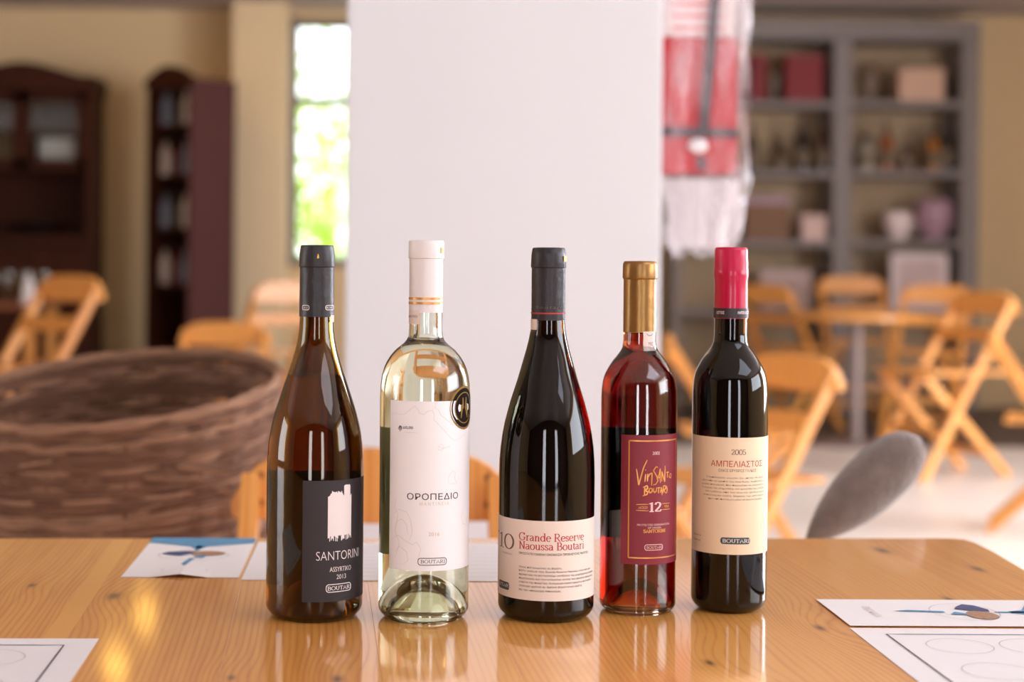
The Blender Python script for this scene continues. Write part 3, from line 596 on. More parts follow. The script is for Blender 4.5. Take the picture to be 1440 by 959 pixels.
# ------------------------------------------------------------------ papers on the table
pap = M('paper', (238, 234, 234), .7, var=.02, scale=30); pr_blue = M('print_blue', (86, 150, 190), .6, var=.15, scale=30); pr_navy = M('print_navy', (62, 74, 120), .6, var=.2, scale=40)
pr_line = M('print_line', (80, 66, 66), .7); pr_faint = M('print_faint', (196, 182, 178), .7); pr_tan = M('print_tan', (170, 130, 100), .7, var=.4, scale=300)
def sheet(name, c, yaw, w, d, label, cat, lift=0., curl=0., bend='y', group=None, z=0.0003, th=.0003):
    """paper sheet w x d, centre c on the table; curl lifts the edges so that the fold stands off the wood"""
    o = empty(name, (c.x, c.y, TZ + z), yaw, label, cat, group); n = 16; mb = MB(); up = []
    for j in range(n+1):
        for i in range(n+1):
            u, v = i/n - .5, j/n - .5; up.append((u*w, v*d, curl*max(0, .5 - 2*abs(u))*max(0, -v*2)**2))
    N = (n+1)**2; q = [(j*(n+1)+i, j*(n+1)+i+1, (j+1)*(n+1)+i+1, (j+1)*(n+1)+i) for j in range(n) for i in range(n)]
    edge = [i for i in range(n+1)] + [(k+1)*(n+1)+n for k in range(n)] + [n*(n+1)+n-1-i for i in range(n)] + [(n-1-k)*(n+1) for k in range(n-1)]
    mb.add([(x, y, zz + th) for x, y, zz in up] + [(x, y, zz) for x, y, zz in up], q + [tuple(N+i for i in f[::-1]) for f in q] + [(edge[k], edge[(k+1) % len(edge)], N+edge[(k+1) % len(edge)], N+edge[k]) for k in range(len(edge))])
    mb.build('paper_sheet', pap, o); return o
def flat(o, name, mat, vf, z=.0007): return MB().add([(x, y, z) for x, y in vf[0]], vf[1]).build(name, mat, o)
def poly(pts): return (pts, [tuple(range(len(pts)))])
def lines(lns, w):
    mb = ([], [])
    for ln in lns:
        v, f = ribbon(ln, lambda d, t: w); k_ = len(mb[0]); mb[0].extend([(q.x, q.y) for q in v]); mb[1].extend([tuple(i + k_ for i in g) for g in f])
    return mb
def leaflet_print(o, w, d, s=1):               # glass drawing: blue base at one end, stem, bowl with a picture, small text
    q = lambda pts: [(x*w, y*d*s) for x, y in pts]
    flat(o, 'printed_wave', pr_blue, poly(q([(-.5,.5),(-.5,.36),(-.24,.30),(-.08,.26),(-.035,.2),(.035,.2),(.08,.26),(.24,.30),(.5,.36),(.5,.5)])))
    flat(o, 'printed_stem', pr_blue, poly(q([(-.03,.28),(-.02,.14),(.02,.14),(.03,.28)])))
    flat(o, 'printed_bowl_line', pr_faint, lines([q(arc(0, .02, .32, .13, 0, 360, 30))], .0006), .0008)
    flat(o, 'printed_grapes', pr_navy, poly(q([(-.3,.06),(-.25,.1),(-.1,.13),(.0,.12),(-.04,.06),(-.12,.0),(-.2,.02)])), .00085)
    flat(o, 'printed_picture', pr_tan, poly(q(arc(.12, .07, .16, .06, 0, 360, 20))), .0008)
    flat(o, 'printed_splash', pr_blue, poly(q([(.0,-.02),(.1,-.05),(.12,.02),(.05,.01)])), .0009)
    flat(o, 'printed_splash', pr_blue, poly(q([(-.02,-.06),(-.06,-.2),(-.02,-.26),(.0,-.16),(.03,-.06)])), .0009)
    flat(o, 'lettering', pr_faint, fit(sans('ΟΙΝΟΣ ΚΑΙ ΓΗ'), -.2*w, .2*w, -.36*d*s, -.33*d*s) if s > 0 else fit(sans('ΟΙΝΟΣ ΚΑΙ ΓΗ'), -.2*w, .2*w, .33*d, .36*d))
def mat_print(o, w, d, side):                  # tasting mat: frame and glass rings
    m_ = .022; flat(o, 'printed_frame', pr_line, lines([dense([(-w/2+m_, -d/2+m_), (-w/2+m_, d/2-m_), (w/2-m_, d/2-m_), (w/2-m_, -d/2+m_), (-w/2+m_, -d/2+m_)], .02)], .0014))
    for i in range(4):
        for j in range(2): flat(o, 'printed_ring', pr_faint, lines([arc(-w/2 + .065 + i*.055, d/2 - .06 - j*.075, .024, .024, 0, 360, 32)], .0006))
a, c_ = G(180, 812), G(335, 813)
L_far = (G(214, 757.6) + G(354, 757.6))/2; L_near = (a + c_)/2
yaw_l = math.atan2((c_-a).y, (c_-a).x)
lf = sheet('wine_leaflet', (L_far + L_near)/2, yaw_l, .104, min(.205, (L_far - L_near).length), 'folded white leaflet with blue wine-glass print at the table edge beside the olive bottle', 'leaflet', curl=.006)
leaflet_print(lf, .104, min(.205, (L_far - L_near).length))
q = G(565, 789); mt = sheet('tasting_mat', q, yaw_l, .285, .195, 'white printed tasting mat lying behind the olive, clear and brown bottles', 'paper mat')
for i in range(9): flat(mt, 'printed_rule', pr_faint, lines([[(-.12, -.08 + i*.019), (.12, -.08 + i*.019)]], .0008))
q = G(139, 899); yl = TYAW - .02
ml = sheet('tasting_mat', Vector((q.x - .1485*math.cos(yl) + .105*math.sin(yl), q.y - .105*math.cos(yl) - .1485*math.sin(yl), 0)), yl, .297, .21, 'white tasting mat with drawn frame and rings, no leaflet lying on it', 'paper mat')
mat_print(ml, .297, .21, 1)
A, B_ = G(1150, 845), G(1193, 882); yr = math.atan2((A-B_).y, (A-B_).x) - PI/2
yr = TYAW - .035
ux = Vector((math.cos(yr), math.sin(yr), 0)); uy = Vector((-ux.y, ux.x, 0))
dd = (A - B_).length
rc = (A + B_)/2 + ux*.1035
mr = sheet('tasting_mat', G(1192, 884) + ux*.150 - uy*.105, yr, .297, .21, 'white tasting mat with drawn frame and rings, its edge under a sideways leaflet', 'paper mat')
mat_print(mr, .297, .21, -1)
lr = sheet('wine_leaflet', rc, yr - PI/2, min(.104, dd), .207, 'white leaflet with blue wine-glass print lying sideways along a tasting mat', 'leaflet', z=.0012)
leaflet_print(lr, min(.104, dd), .207, -1 if False else 1)
lr.rotation_euler.z = yr - PI/2

# ------------------------------------------------------------------ chairs
def chair_proto():
    t = empty('folding_chair'); H, Wd = .80, .335
    for s_ in (-1, 1):
        MB().bar((s_*Wd/2, .24, 0), (s_*Wd/2, -.235, H - .05), .026, .036).build('back_post', m_pine2, t, bevel=.004)
        MB().bar((s_*(Wd/2 - .032), .20, .435), (s_*(Wd/2 - .032), -.25, 0), .024, .036).build('leg', m_pine2, t, bevel=.004)
    for i in range(6):
        y = -.16 + i*.066; MB().box(-Wd/2 - .015, Wd/2 + .015, y - .029, y + .029, .44, .456).build('seat_slat', m_pine2, t, bevel=.004)
    n = 32; w2 = .195                          # arched top board with rounded corners
    top = [(-w2 + 2*w2*i/n, H - .008 - .062*abs(2*i/n - 1)**7 - .014*abs(2*i/n-1)**2) for i in range(n+1)]
    bt = [((w2 - 2*w2*i/n)*.985, H - .104 - .006*(1 - abs(2*i/n-1))) for i in range(n+1)]
    tb = MB().prism_y(top + bt, -.014, .014).build('top_board', m_pine2, t, bevel=.004); tb.location = (0, -.235, 0)
    m_plug = M('screw_plug', (140, 84, 34), .5)
    for s_ in (-1, 1):
        for zz in (H - .045, H - .082): MB().tube([(s_*.155, .013, zz), (s_*.155, .0155, zz)], .0055, 12).build('screw_plug', m_plug, tb)
    MB().box(-Wd/2, Wd/2, -.155, -.13, .58, .635).build('back_slat', m_pine2, t, bevel=.004)
    MB().bar((-Wd/2, .12, .205), (Wd/2, .12, .205), .03, .018, side=(0, 0, 1)).build('stretcher', m_pine2, t)
    MB().bar((-Wd/2 + .03, -.155, .1), (Wd/2 - .03, -.155, .1), .03, .018, side=(0, 0, 1)).build('stretcher', m_pine2, t)
    return t
proto = chair_proto(); first = [True]
def chair(px, py, Z, yaw, s, label):           # px,py: middle of the top board's upper edge
    o = proto if first[0] else copy_tree(proto); first[0] = False
    p = P(px, py, Z); yw = math.radians(yaw); back = Vector((math.sin(yw), -math.cos(yw)))*.235*s
    o.location = (p.x - back.x, Z - back.y, 0); o.rotation_euler = (0, 0, yw); o.scale = (s, s, s)
    return tag(o, label, 'chair', 'pine folding chairs')
chair(527, 620, 2.22, 180, .985, 'pine folding chair pushed in at the far side of the bottle table, facing it')
chair(1116, 492, 4.7, 119, .98, 'pine folding chair with rounded back standing alone on the open floor')
chair(1384, 403, 8.2, 113, 1.14, 'pine folding chair facing the round table beside the shelf unit')
chair(1398, 466, 6.5, -112, .97, 'pine folding chair with its back turned to the round table')
chair(1072, 398, 10.05, -50, 1.14, 'pine folding chair drawn up to the round table, next to the pedestal')
chair(940, 456, 5.9, -95, .98, 'pine folding chair half hidden behind the white column')
chair(317, 456, 6.7, 176, .98, 'pine folding chair with brightly lit rounded back behind the wicker basket')
chair(405, 382, 9.0, 35, 1.15, 'pine folding chair standing below the bright window')
chair(100, 380, 7.6, 138, 1.2, 'pine folding chair leaning back before the glazed cabinet')
chair(1196, 378, 10.9, 178, 1.2, 'pine folding chair behind the round table, against the shelf unit')
chair(1318, 398, 10.0, 150, 1.15, 'pine folding chair between the round table and the pale framed print')

# round pedestal table
m_steel = M('pedestal_metal', (150, 132, 126), .45, metal=.3)
rt = empty('round_table', (P(1205, 440, 9.4).x, 9.4, 0), 0, 'round pine-topped cafe table on a grey metal pedestal', 'table')
MB().lathe([(.001, .715), (.36, .715), (.375, .72), (.375, .745), (.365, .752), (.001, .752)], 40).build('tabletop', m_pine2, rt, True)
MB().lathe([(.035, .02), (.035, .716)], 20).build('pedestal', m_steel, rt, True)
MB().lathe([(.001, 0), (.24, 0), (.24, .015), (.05, .03), (.001, .03)], 32).build('base', m_steel, rt, True)
# side table with tableware on the left
st = empty('dining_table', (P(-10, 420, 10.2).x, 10.2, 0), 0, 'wooden dining table with glasses before the glazed cabinet', 'table')
MB().box(-.45, .35, -.35, .35, .72, .75).build('tabletop', M('table_wood', (150, 84, 50), .4, coat=.3), st, bevel=.004)
for x in (-.4, .3):
    for y in (-.3, .3): MB().box(x - .03, x + .03, y - .03, y + .03, 0, .72).build('leg', m_pine2, st)
def wine_glass(loc, label):
    o = empty('wine_glass', loc, 0, label, 'glass', 'glasses on the dining table')
    MB().lathe([(.001, .0), (.035, 0), (.035, .002), (.006, .006)], 20).build('foot', m_clear, o, True)
    MB().lathe([(.004, .004), (.004, .085)], 10).build('stem', m_clear, o, True)
    MB().lathe([(.004, .085), (.028, .1), (.038, .13), (.034, .19), (.033, .19), (.036, .13), (.026, .102), (.001, .09)], 24).build('bowl', m_clear, o, True)
for i, (px, Z) in enumerate(((38, 10.1), (62, 10.3), (12, 10.0))): wine_glass((P(px, 400, Z).x, Z, .75), 'stemmed glass standing on the dining table on the left of the cabinet wall' if False else 'stemmed wine glass on the wooden dining table before the cabinet')
nk = empty('folded_napkin', (P(40, 400, 9.95).x, 9.95, .75), 0, 'upright folded white napkin on the wooden dining table', 'napkin')
MB().lathe([(.05, 0), (.045, .03), (.03, .12), (.004, .19)], 9).build('napkin_cone', m_white, nk)

# ------------------------------------------------------------------ wicker basket
def basket():
    c = P(165, 545, 2.45); o = empty('wicker_basket', (c.x, 2.45, 0), 0, 'large brown woven wicker basket standing behind the pine table', 'basket')
    m1 = M('wicker_brown', (114, 76, 54), .75, var=.5, scale=22, stretch=(1, 1, 6), bump=.3, bscale=200)
    m2 = M('wicker_grey_brown', (150, 110, 84), .75, var=.5, scale=22, stretch=(1, 1, 6))
    RT, RB, ZR, a_, b__ = .238, .20, c.z, .075, .155
    rnd = random.Random(5)
    def pt(th, f, dr):                           # f 0 floor .. 1 rim; oblique rim
        r = RB + (RT - RB)*f**1.0 + .012*math.sin(PI*f) + dr; x, y = r*math.cos(th), r*math.sin(th)
        return Vector((x, y, f*(ZR + (a_*x + b__*y)*f**2)))
    n, NS = 84, 28
    MB().lathe([(.001, .004), (RB - .012, .004), (RB - .006, .012)], 48).build('basket_bottom', m1, o)
    st_ = [MB().tube([pt(2*PI*k/NS, f/12, 0) for f in range(13)], .0045, 5) for k in range(NS)]
    for s_ in st_: s_.build('stake', m1, o)
    w1, w2 = MB(), MB(); rows = 240
    for i in range(rows):
        f = .012 + .984*i/rows; ph = (i % 2)*PI; A1 = rnd.uniform(-.0030, .0030); dz = rnd.uniform(0, 6.28); sl = rnd.uniform(.001, .004)
        pts = []
        for k in range(n):
            th = 2*PI*k/n; pts.append(pt(th, min(.995, f + sl*math.sin(th*rnd.choice((1,)) + dz)*.8 + .0018*math.sin(7*th + dz*3)), .0030*math.cos(th*NS/2 + ph) + A1 + rnd.uniform(-.001, .001)))
        (w1 if rnd.random() < .6 else w2).tube(pts, rnd.uniform(.0032, .0042), 5, closed=True)
    for w_, m_ in ((w1, m1), (w2, m2)): tag(w_.build('woven_rods', m_, o, True), kind='stuff')
    rim = MB()
    for j in range(3):
        rim.tube([pt(2*PI*k/96, 1, .004*math.cos(2*PI*k/96*5 + j*2.1)) + Vector((0, 0, .004*math.sin(2*PI*k/96*5 + j*2.1))) for k in range(96)], .0040, 6, closed=True)
    lbl(rim.build('rim', m2, o, True), 'plaited greyish rim')
    tw = MB()                                     # loose broken rod ends
    for i in range(46):
        th = rnd.uniform(-2.9, -.2); f = rnd.uniform(.55, .98); p = pt(th, f, .006); d = Vector((math.cos(th + 1.3), math.sin(th + 1.3), rnd.uniform(-.2, .5))); tw.tube([p, p + d*rnd.uniform(.03, .08) + Vector((math.cos(th), math.sin(th), 0))*.012], [.003, .0018], 4)
    tag(tw.build('loose_rods', m2, o), kind='stuff')
basket()

# ------------------------------------------------------------------ grey fuzzy bolster behind the table on a stool
def bolster():
    Z = 1.98; p0, p1 = P(1142, 755, Z), P(1278, 630, Z); d = (p1 - p0)
    o = empty('fuzzy_bolster', p0, 0, 'grey fuzzy rounded soft roll tilting up behind the far edge of the pine table', 'bolster')
    m = M('grey_felt', (116, 99, 90), .95, var=.5, scale=45, bump=.5, bscale=260, sheen=.6)
    L_ = d.length; ax = d.normalized(); side = ax.cross(Vector((0, 1, 0))).normalized(); back = Vector((0, 1, 0)); mb = MB(); n, sg = 26, 28; vs = []
    for i in range(n+1):
        t = i/n; r = max(.003, .0370*max(0, 1 - abs(2*t**1.5 - 1)**2.3)**.5)
        for k in range(sg):
            a = 2*PI*k/sg; vs.append(ax*(t*(L_ + .028) - .01) + side*math.cos(a)*r*.95 + back*math.sin(a)*r*.9)
    fs = [(i*sg+k, i*sg+(k+1) % sg, (i+1)*sg+(k+1) % sg, (i+1)*sg+k) for i in range(n) for k in range(sg)] + [tuple(range(sg)), tuple(n*sg+k for k in range(sg))]
    b_ = mb.add(vs, fs).build('felt_body', m, o, True)
    hz = p0.z - .16
    MB().tube([ax*.03, (0, 0, -.02), (-.012, 0, -.165)], .007, 10).build('handle', m_walnut, o, True)
    s = empty('bar_stool', (p0.x, Z + .02, 0), 0, 'round pine stool hidden behind the table edge under the grey roll', 'stool')
    MB().lathe([(.001, hz - .03), (.12, hz - .03), (.13, hz - .02), (.13, hz - .004), (.12, hz), (.001, hz)], 32).build('seat', m_pine2, s, True)
    for k in range(4):
        a = PI/4 + k*PI/2; MB().bar((.08*math.cos(a), .08*math.sin(a), hz - .03), (.15*math.cos(a), .15*math.sin(a), 0), .03, .03).build('leg', m_pine2, s)
bolster()

# ------------------------------------------------------------------ plastic-wrapped red banner hanging at the column
def bag():
    Z = 3.16; c = P(986, 150, Z); z0 = P(985, 354, Z).z; zt = 1.74
    o = empty('wrapped_parcel', (c.x, Z, z0), 0, 'red and white parcel with dark straps in a clear plastic sleeve hanging on the column', 'parcel')
    s_ = Z/F; zr = lambda y: P(985, y, Z).z - z0
    m_red = M('parcel_red', (196, 34, 44), .45, var=.12, scale=14); m_wh = M('parcel_white', (236, 216, 212), .5, var=.04); m_st = M('strap_grey', (84, 76, 80), .6)
    m_pl, n_, L, bs = new('clear_plastic'); bs.inputs['Base Color'].default_value = lin((246, 236, 238)) + (1,); bs.inputs['Roughness'].default_value = .22; bs.inputs['Coat Weight'].default_value = .6
    tp = n_.new('ShaderNodeBsdfTransparent'); mxs = n_.new('ShaderNodeMixShader'); nz = n_.new('ShaderNodeTexNoise'); nz.inputs['Scale'].default_value = 16; nz.inputs['Detail'].default_value = 3
    tc = n_.new('ShaderNodeTexCoord'); mp = n_.new('ShaderNodeMapping'); mp.inputs['Scale'].default_value = (1, 1, .35); L.new(tc.outputs['Object'], mp.inputs[0]); L.new(mp.outputs[0], nz.inputs[0])
    mr_ = n_.new('ShaderNodeMapRange'); mr_.inputs[1].default_value = .38; mr_.inputs[2].default_value = .72; mr_.inputs[3].default_value = .05; mr_.inputs[4].default_value = .45; L.new(nz.outputs[0], mr_.inputs[0])
    L.new(mr_.outputs[0], mxs.inputs[0]); L.new(tp.outputs[0], mxs.inputs[1]); L.new(bs.outputs[0], mxs.inputs[2]); L.new(mxs.outputs[0], n_['Material Output'].inputs[0])
    xl, xr_ = -58*s_, 48*s_
    MB().box(xl, xr_, -.025, .025, zr(246), zr(54)).build('red_cover', m_red, o, bevel=.006)
    wp = MB().box(xl + .004, xr_ - .006, -.026, .026, zr(54), zt - z0 - .02).build('white_panel', m_wh, o, bevel=.005)
    for i in range(3): MB().box(xl + .02, xr_ - .03, -.0275, -.0255, zr(8 + i*17) - .004, zr(8 + i*17) + .003).build('printed_line', M('print_pink', (222, 120, 124), .6), wp)
    MB().bar((10*s_ + .02, -.031, zt - z0 - .03), (-1*s_, -.031, zr(190)), .018, .006).build('strap', m_st, o)
    MB().bar((xl, -.03, zr(187)), (xr_, -.03, zr(189)), .016, .005, side=(0, 0, 1)).build('strap', m_st, o)
    MB().bar((-3*s_, -.03, zr(222)), (-2*s_, -.03, zr(240)), .014, .005).build('strap_end', m_st, o)
    MB().lathe([(.001, -.014), (.014, -.01), (.02, 0), (.014, .012), (.001, .015)], 16, -8*s_, -.03, zr(207)).build('knot', m_white, o, True)
    rnd = random.Random(2); mb = MB(); n, sg = 44, 56; vs = []                 # wrinkled sleeve, gathered below
    for i in range(n+1):
        t = i/n; z = .0 + (zt - z0)*t; y_ = z; half = 62*s_; dep = .045
        zz = z - zr(250)
        if zz < 0: q = 1 + zz/zr(250)*1.0; half *= .62 + .38*max(0, q)**.6; dep *= .55 + .45*max(0, q)
        for k in range(sg):
            a = 2*PI*k/sg; ca, sa = math.cos(a), math.sin(a); e = 2.6
            x = half*math.copysign(abs(ca)**(2/e), ca); y = dep*math.copysign(abs(sa)**(2/e), sa)
            wv = .006*math.sin(9*a + 4*t) * (1.8 if zz < 0 else .7) + .004*math.sin(23*a - 9*t + 1) + .003*math.sin(31*t + 3*a)
            vs.append((x + ca*wv + (1*s_), y + sa*wv, z + (.012*math.sin(5*a) if i == 0 else 0)))
    fs = [(i*sg+k, i*sg+(k+1) % sg, (i+1)*sg+(k+1) % sg, (i+1)*sg+k) for i in range(n) for k in range(sg)]
    lbl(mb.add(vs, fs).build('plastic_sleeve', m_pl, o, True), 'clear wrinkled plastic sleeve')
    tail = MB(); vs = []; n = 10                                                # gathered, folded end of the sleeve
    for i in range(n+1):
        t = i/n
        for k in range(40):
            a = 2*PI*k/40; rr = (34 + 18*t)*s_*(1 + .10*math.sin(8*a) + .05*math.sin(17*a)); vs.append((rr*math.cos(a), .028*math.sin(a)*(1 + .2*math.sin(6*a)), zr(348 - 95*t)))
    tail.add(vs, [(i*40+k, i*40+(k+1) % 40, (i+1)*40+(k+1) % 40, (i+1)*40+k) for i in range(n) for k in range(40)] + [tuple(range(40))[::-1]])
    lbl(tail.build('gathered_end', M('milky_plastic', (212, 200, 200), .35, var=.1, scale=20, stretch=(3, 3, .6)), o, True), 'milky gathered end of the plastic sleeve')
    hk = empty('wall_hook', (c1, Z, zt), 0, 'grey metal hook on the column side carrying the wrapped parcel', 'hook')
    MB().tube([(-.004, 0, .03), (.05, 0, .03), (c.x - c1, 0, .02), (c.x - c1 + .01, 0, -.03)], .006, 8).build('hook_rod', m_grey, hk, True)
    MB().box(-.001, .006, -.02, .02, 0, .06).build('hook_plate', m_grey, hk)
bag()

# ------------------------------------------------------------------ shelf unit with its contents
SX0, SX1, SY0, SY1 = P(948, 200, 11.55).x, P(1377, 200, 11.55).x, 11.55, YF - .005
sh = empty('shelf_unit', (0, 0, 0), 0, 'tall grey-painted open shelf unit against the far wall', 'shelf')
ztop = P(1200, 34, 11.55).z
pxs = [(948, 958), (1172, 1198), (1352, 1377)]
for x0, x1 in pxs: MB().box(P(x0, 200, SY0).x, P(x1, 200, SY0).x, SY0, SY1, 0, ztop).build('upright', m_grey, sh, bevel=.004)
MB().box(SX0, SX1, SY1 - .03, SY1, .05, ztop).build('back_panel', M('shelf_back', (178, 150, 118), .8), sh)
MB().box(SX0, SX1, SY0 - .02, SY1, ztop - .11, ztop + .03).build('cornice', m_grey, sh, bevel=.01)
rows = [146, 244, 342, 440, 540]
bays = [(P(958, 200, SY0).x, P(1172, 200, SY0).x), (P(1198, 200, SY0).x, P(1352, 200, SY0).x)]
RZ = {}
for y in rows:
    for bi, (a0, a1) in enumerate(bays):
        z = P((1065, 1275)[bi], y, SY0).z; RZ[(y, bi)] = z + .022
        MB().box(a0, a1, SY0 + .004, SY1 - .03, z - .022, z + .022).build('shelf_board', m_grey, sh)
def place(px, row, dz=.12): bi = 0 if px < 1185 else 1; Z = SY0 + dz; return Vector((P(px, row, Z).x, Z, RZ[(row, bi)]))
SS = 11.65/F
def box_item(name, px, row, wpx, hpx, dpx, color, label, cat, cover=None):
    p = place(px, row); o = empty(name, p, 0, label, cat, 'things on the grey shelf unit'); w_, h_, d_ = wpx*SS, hpx*SS, dpx*SS
    m = M(name + '_mat', color, .55, var=.08); MB().box(-w_/2, w_/2, -d_/2, d_/2, 0, h_*.8).build('box_body', m, o, bevel=.004)
    MB().box(-w_/2 - .003, w_/2 + .003, -d_/2 - .003, d_/2 + .003, h_*.8, h_).build('box_lid', M(name + '_lid', cover or color, .5, var=.08), o, bevel=.004)
def bottle_item(px, row, hpx, rpx, color, label, cap=(40, 30, 28)):
    o = empty('display_bottle', place(px, row, .10), 0, label, 'bottle', 'bottles on the grey shelf unit'); h_, r_ = hpx*SS, rpx*SS
    MB().lathe([(.001, 0), (r_*.95, 0), (r_, .01), (r_, h_*.55), (r_*.8, h_*.66), (r_*.36, h_*.76), (r_*.34, h_*.9)], 20).build('bottle_body', M('bottle_glass', color, .2, coat=.5), o, True)
    MB().lathe([(r_*.37, h_*.84), (r_*.38, h_), (.001, h_)], 16).build('bottle_cap', M('bottle_cap', cap, .4), o, True)
    MB().lathe([(r_*1.01, h_*.15), (r_*1.01, h_*.42)], 20).build('bottle_label', M('bottle_paper', (110, 92, 70), .7), o, True)
def bowl_item(name, px, row, rpx, hpx, color, label, cat):
    o = empty(name, place(px, row, .12), 0, label, cat, 'things on the grey shelf unit'); r_, h_ = rpx*SS, hpx*SS
    MB().lathe([(.001, 0), (r_*.5, 0), (r_*.55, h_*.05), (r_, h_*.55), (r_*.95, h_*.9), (r_*.8, h_), (r_*.75, h_*.97), (r_*.9, h_*.5), (r_*.4, h_*.08), (.001, h_*.06)], 28).build('vessel', M(name + '_glaze', color, .35, var=.08), o, True)
    MB().tube([(r_*.9, 0, h_*.7), (r_*1.3, 0, h_*.6), (r_*1.2, 0, h_*.3), (r_*.8, 0, h_*.3)], r_*.1, 8).build('handle', M(name + '_glaze2', color, .35), o, True)
box_item('gift_box', 1064, 146, 22, 66, 30, (120, 6, 12), 'narrow dark red gift box beside a brown jar on the top shelf', 'box')
bowl_item('storage_jar', 1086, 146, 13, 52, (84, 62, 40), 'dark brown jar between two red gift boxes on the top shelf', 'jar')
box_item('gift_box', 1127, 146, 52, 66, 34, (124, 4, 10), 'wide dark red gift box with a paler round mark on the top shelf', 'box')
bowl_item('display_vase', 1222, 146, 14, 54, (110, 86, 66), 'brown rounded vase on the top shelf near the cream box', 'vase')
box_item('cream_box', 1290, 146, 62, 46, 40, (206, 164, 136), 'wide cream cardboard box on the top shelf', 'box')
for px, h_, r_, c_, t in ((1056, 66, 9, (60, 44, 26), 'olive display bottle at the hidden end of the second shelf'), (1096, 44, 11, (70, 52, 30), 'squat brown display bottle in the row on the second shelf'), (1128, 72, 11, (30, 22, 14), 'tall near-black display bottle on the second shelf'), (1156, 74, 9, (60, 26, 18), 'dark red-brown display bottle beside the shelf divider'),
                          (1218, 50, 16, (150, 140, 120), 'pale grey-green display bottle on the second shelf'), (1246, 68, 11, (140, 70, 20), 'amber display bottle on the second shelf beside the pale one'), (1275, 34, 12, (90, 60, 20), 'small brown flask on the second shelf'), (1312, 62, 10, (160, 96, 20), 'golden display bottle on the second shelf'), (1328, 70, 11, (40, 30, 26), 'black display bottle at the end of the second shelf')):
    bottle_item(px, 244, h_, r_, c_, t)
box_item('stacked_box', 1075, 342, 62, 62, 40, (120, 78, 40), 'brown box with mauve lid on the third shelf', 'box', (160, 126, 130))
box_item('paper_packet', 1141, 342, 34, 36, 30, (214, 178, 164), 'small pink paper packet on the third shelf', 'packet')
bowl_item('white_mug', 1262, 342, 20, 40, (236, 214, 208), 'white mug on the third shelf', 'mug')
bowl_item('purple_pot', 1312, 342, 27, 58, (168, 132, 142), 'mauve round pot on the third shelf', 'pot')
box_item('pale_case', 1100, 440, 70, 56, 40, (196, 168, 160), 'pale grey-pink case on the fourth shelf', 'case')
fp = empty('framed_print', place(1292, 440, .06), 0, 'pale framed print standing on the fourth shelf behind the chairs', 'picture', 'things on the grey shelf unit')
MB().box(-.20, .20, -.012, .012, 0, .40).build('picture_frame', M('frame_white', (226, 204, 200), .5), fp, bevel=.004); MB().box(-.15, .15, -.0135, -.011, .05, .35).build('picture_sheet', M('picture_paper', (206, 178, 172), .7, var=.2), fp)

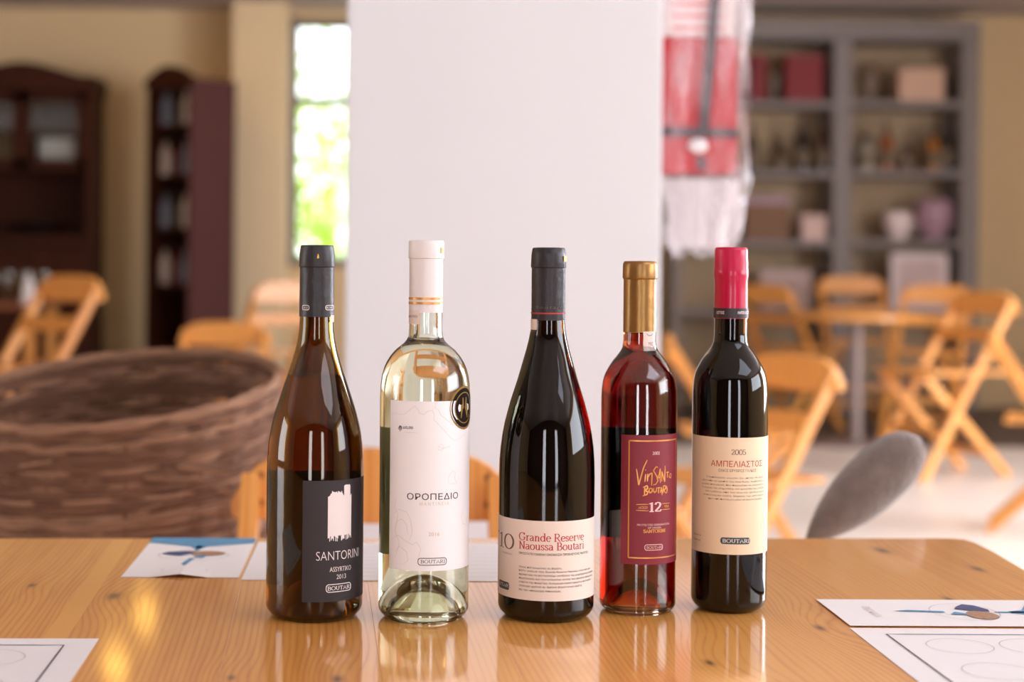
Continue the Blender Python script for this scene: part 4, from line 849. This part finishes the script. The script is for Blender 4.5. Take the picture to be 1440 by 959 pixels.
# ------------------------------------------------------------------ cabinets on the left
def cabinet_items(group, pts, parent_label):
    pass
def glazed_cabinet():
    Z = 11.45; x0, x1 = P(-70, 200, Z).x, P(131, 200, Z).x; o = empty('display_cabinet', ((x0+x1)/2, Z, 0), 0, 'dark walnut display cabinet with arched crown and glazed upper doors', 'cabinet'); w2 = (x1-x0)/2; D = .42
    zc = P(60, 96, Z).z; zm = P(60, 236, Z).z; zl = P(60, 335, Z).z
    for x in (-w2, w2 - .05): MB().box(x, x + .05, 0, D, 0, zc - .05).build('side_panel', m_walnut, o, bevel=.004)
    MB().box(-w2, w2, D - .02, D, 0, zc - .03).build('back_panel', m_walnut, o)
    n = 20; top = [(-w2 - .02 + (2*w2 + .04)*i/n, zc - .06 + .10*math.sin(PI*i/n)**2) for i in range(n+1)]
    MB().prism_y(top + [(w2 + .02, zc - .16), (-w2 - .02, zc - .16)], -.03, D).build('crown', m_walnut, o)
    for z in (zm, zl, .08, (zm + zc)/2 - .05): MB().box(-w2 + .05, w2 - .05, .01, D - .02, z - .02, z + .02).build('shelf_board', m_walnut, o)
    MB().box(-w2 - .01, w2 + .01, -.03, D, zl - .05, zl - .01).build('counter', m_walnut, o, bevel=.004)
    for s_ in (-1, 1):
        xa, xb = (-w2 + .05, -.003) if s_ < 0 else (.003, w2 - .05)
        d = MB(); d.box(xa, xa + .06, -.015, .012, zm, zc - .17); d.box(xb - .06, xb, -.015, .012, zm, zc - .17); d.box(xa, xb, -.015, .012, zm, zm + .06); d.box(xa, xb, -.015, .012, zc - .23, zc - .17)
        dr = d.build('glass_door', m_walnut, o); MB().box(xa + .06, xb - .06, -.004, 0, zm + .06, zc - .23).build('pane', m_clear, dr)
        ld = MB().box(xa, xb, -.015, .01, .1, zl - .06).build('lower_door', m_walnut, o, bevel=.004); MB().box(xa + .07, xb - .07, -.022, -.014, .17, zl - .14).build('door_panel', m_walnut, ld, bevel=.006)
        MB().lathe([(.001, -.016), (.014, -.012), (.016, 0), (.008, .012), (.001, .014)], 12, (-.03 if s_ < 0 else .03), -.028, zl - .35).build('knob', M('brass_knob', (170, 130, 60), .3, metal=.8), ld, True)
    for i, (px, y) in enumerate(((64, 0), (80, 0), (98, 0))):  # white cups added in place of the bright glint on the door glass
        g = empty('glint_cup', (P(px, 200, Z + .1).x, Z + .12, (zm + .02)), 0, 'added white cup imitating the glint on the glass door of the walnut cabinet', 'cup', 'added glint cups in the walnut cabinet')
        MB().lathe([(.001, 0), (.05, 0), (.055, .02), (.062, .14), (.06, .19), (.054, .19), (.05, .03), (.001, .02)], 20).build('glint_cup_body', m_white, g, True); MB().tube([(.055, 0, .14), (.085, 0, .12), (.08, 0, .06), (.05, 0, .05)], .007, 8).build('handle', m_white, g, True)
    dk = empty('dark_bowl', (P(50, 300, Z + .15).x, Z + .14, zl + .02), 0, 'dark shallow bowl in the open niche of the walnut cabinet', 'bowl')
    MB().lathe([(.001, 0), (.05, 0), (.06, .02), (.17, .09), (.165, .095), (.05, .03), (.001, .025)], 28).build('bowl_body', M('dark_glaze', (30, 20, 16), .4), dk, True); MB().lathe([(.165, .086), (.176, .092), (.172, .100), (.163, .095)], 28).build('bowl_rim', M('dark_glaze_rim', (46, 32, 26), .4), dk, True)
glazed_cabinet()
def corner_cabinet():
    Z = 11.0; zc = P(240, 108, Z).z; p = P(268, 200, Z - .02); yaw = math.radians(-42); wf, ds = .46, .40
    o = empty('bottle_cabinet', (p.x, p.y, 0), yaw, 'narrow dark open cabinet of bottles standing cornerwise with plain plum side', 'cabinet')
    # local frame: x runs right, front face at y = 0 spans x -wf..0, plain side at x = 0 runs to +y
    MB().box(-.03, 0, 0, ds, 0, zc).build('side_panel', m_plum, o, bevel=.003); MB().box(-wf, -wf + .03, 0, ds, 0, zc).build('side_panel', m_walnut, o, bevel=.003); MB().box(-wf, 0, ds - .02, ds, 0, zc).build('back_panel', m_walnut, o)
    n = 16; MB().prism_y([(-wf - .01 + (wf + .02)*i/n, zc + .09*math.sin(PI*i/n)) for i in range(n+1)] + [(.01, zc - .05), (-wf - .01, zc - .05)], -.015, .03).build('crown', m_walnut, o)
    for k, z in enumerate((.05, .42, .84, 1.22, 1.58, 1.92)):
        MB().box(-wf + .03, -.03, .01, ds - .02, z - .012, z + .012).build('shelf_board', m_walnut, o)
        if z < .8: continue
        for j in range(3):
            x = -wf + .09 + j*.11; q = Matrix.Rotation(yaw, 3, 'Z') @ Vector((x, .10, 0)); ci = (k*2 + j*3) % 4; cl = ((206, 190, 180), (60, 50, 44), (120, 128, 150), (96, 26, 22))[ci]
            b_ = empty('cabinet_bottle', (p.x + q.x, p.y + q.y, z + .012), 0, '%s bottle on the %s shelf of the dark corner cabinet' % (('cream', 'dark brown', 'blue-grey', 'deep red')[ci], ('', '', 'lowest open', 'middle', 'second highest', 'highest')[k]), 'bottle', 'bottles in the corner cabinet')
            MB().lathe([(.001, 0), (.035, 0), (.037, .01), (.037, .15), (.03, .18), (.013, .21), (.012, .24)], 16).build('bottle_body', M('cabinet_bottle_glass', cl, .25, coat=.5), b_, True); MB().lathe([(.014, .235), (.014, .265), (.001, .266)], 12).build('bottle_cap', M('cabinet_cap', (50, 40, 40), .4), b_, True)
corner_cabinet()

# ------------------------------------------------------------------ warm recessed ceiling spots (their glow shows on the varnish)
for nm, x, Z in (('over the corner cabinet', -1.70, 10.9), ('before the corner cabinet', -1.66, 9.55), ('midway down the row', -1.62, 7.9), ('at the table end of the row', -1.60, 6.25)):
    o = empty('ceiling_spot', (x, Z, CEIL), 0, 'round brass ceiling spot with warm bulb ' + nm, 'lamp', 'warm ceiling spots')
    MB().lathe([(.085, 0), (.13, 0), (.13, -.012), (.115, -.018), (.088, -.014)], 28).build('trim_ring', M('spot_brass', (190, 150, 90), .4, metal=.6), o, True)
    MB().lathe([(.001, -.03), (.05, -.024), (.086, -.006), (.086, 0)], 24).build('bulb_lens', emit('warm_bulb', (1., .56, .10), 20.), o, True)
# square ceiling panel lamp over the open side of the table
cl = empty('ceiling_lamp', (2.15, -.45, CEIL), 0, 'large square white ceiling light panel over the near end of the room', 'lamp')
MB().box(-1.05, 1.05, -1.05, 1.05, -.05, 0).build('lamp_housing', m_white, cl, bevel=.004); MB().box(-1., 1., -1., 1., -.056, -.05).build('diffuser', emit('panel_glow', (.86, .91, 1.06), 2.6), cl)
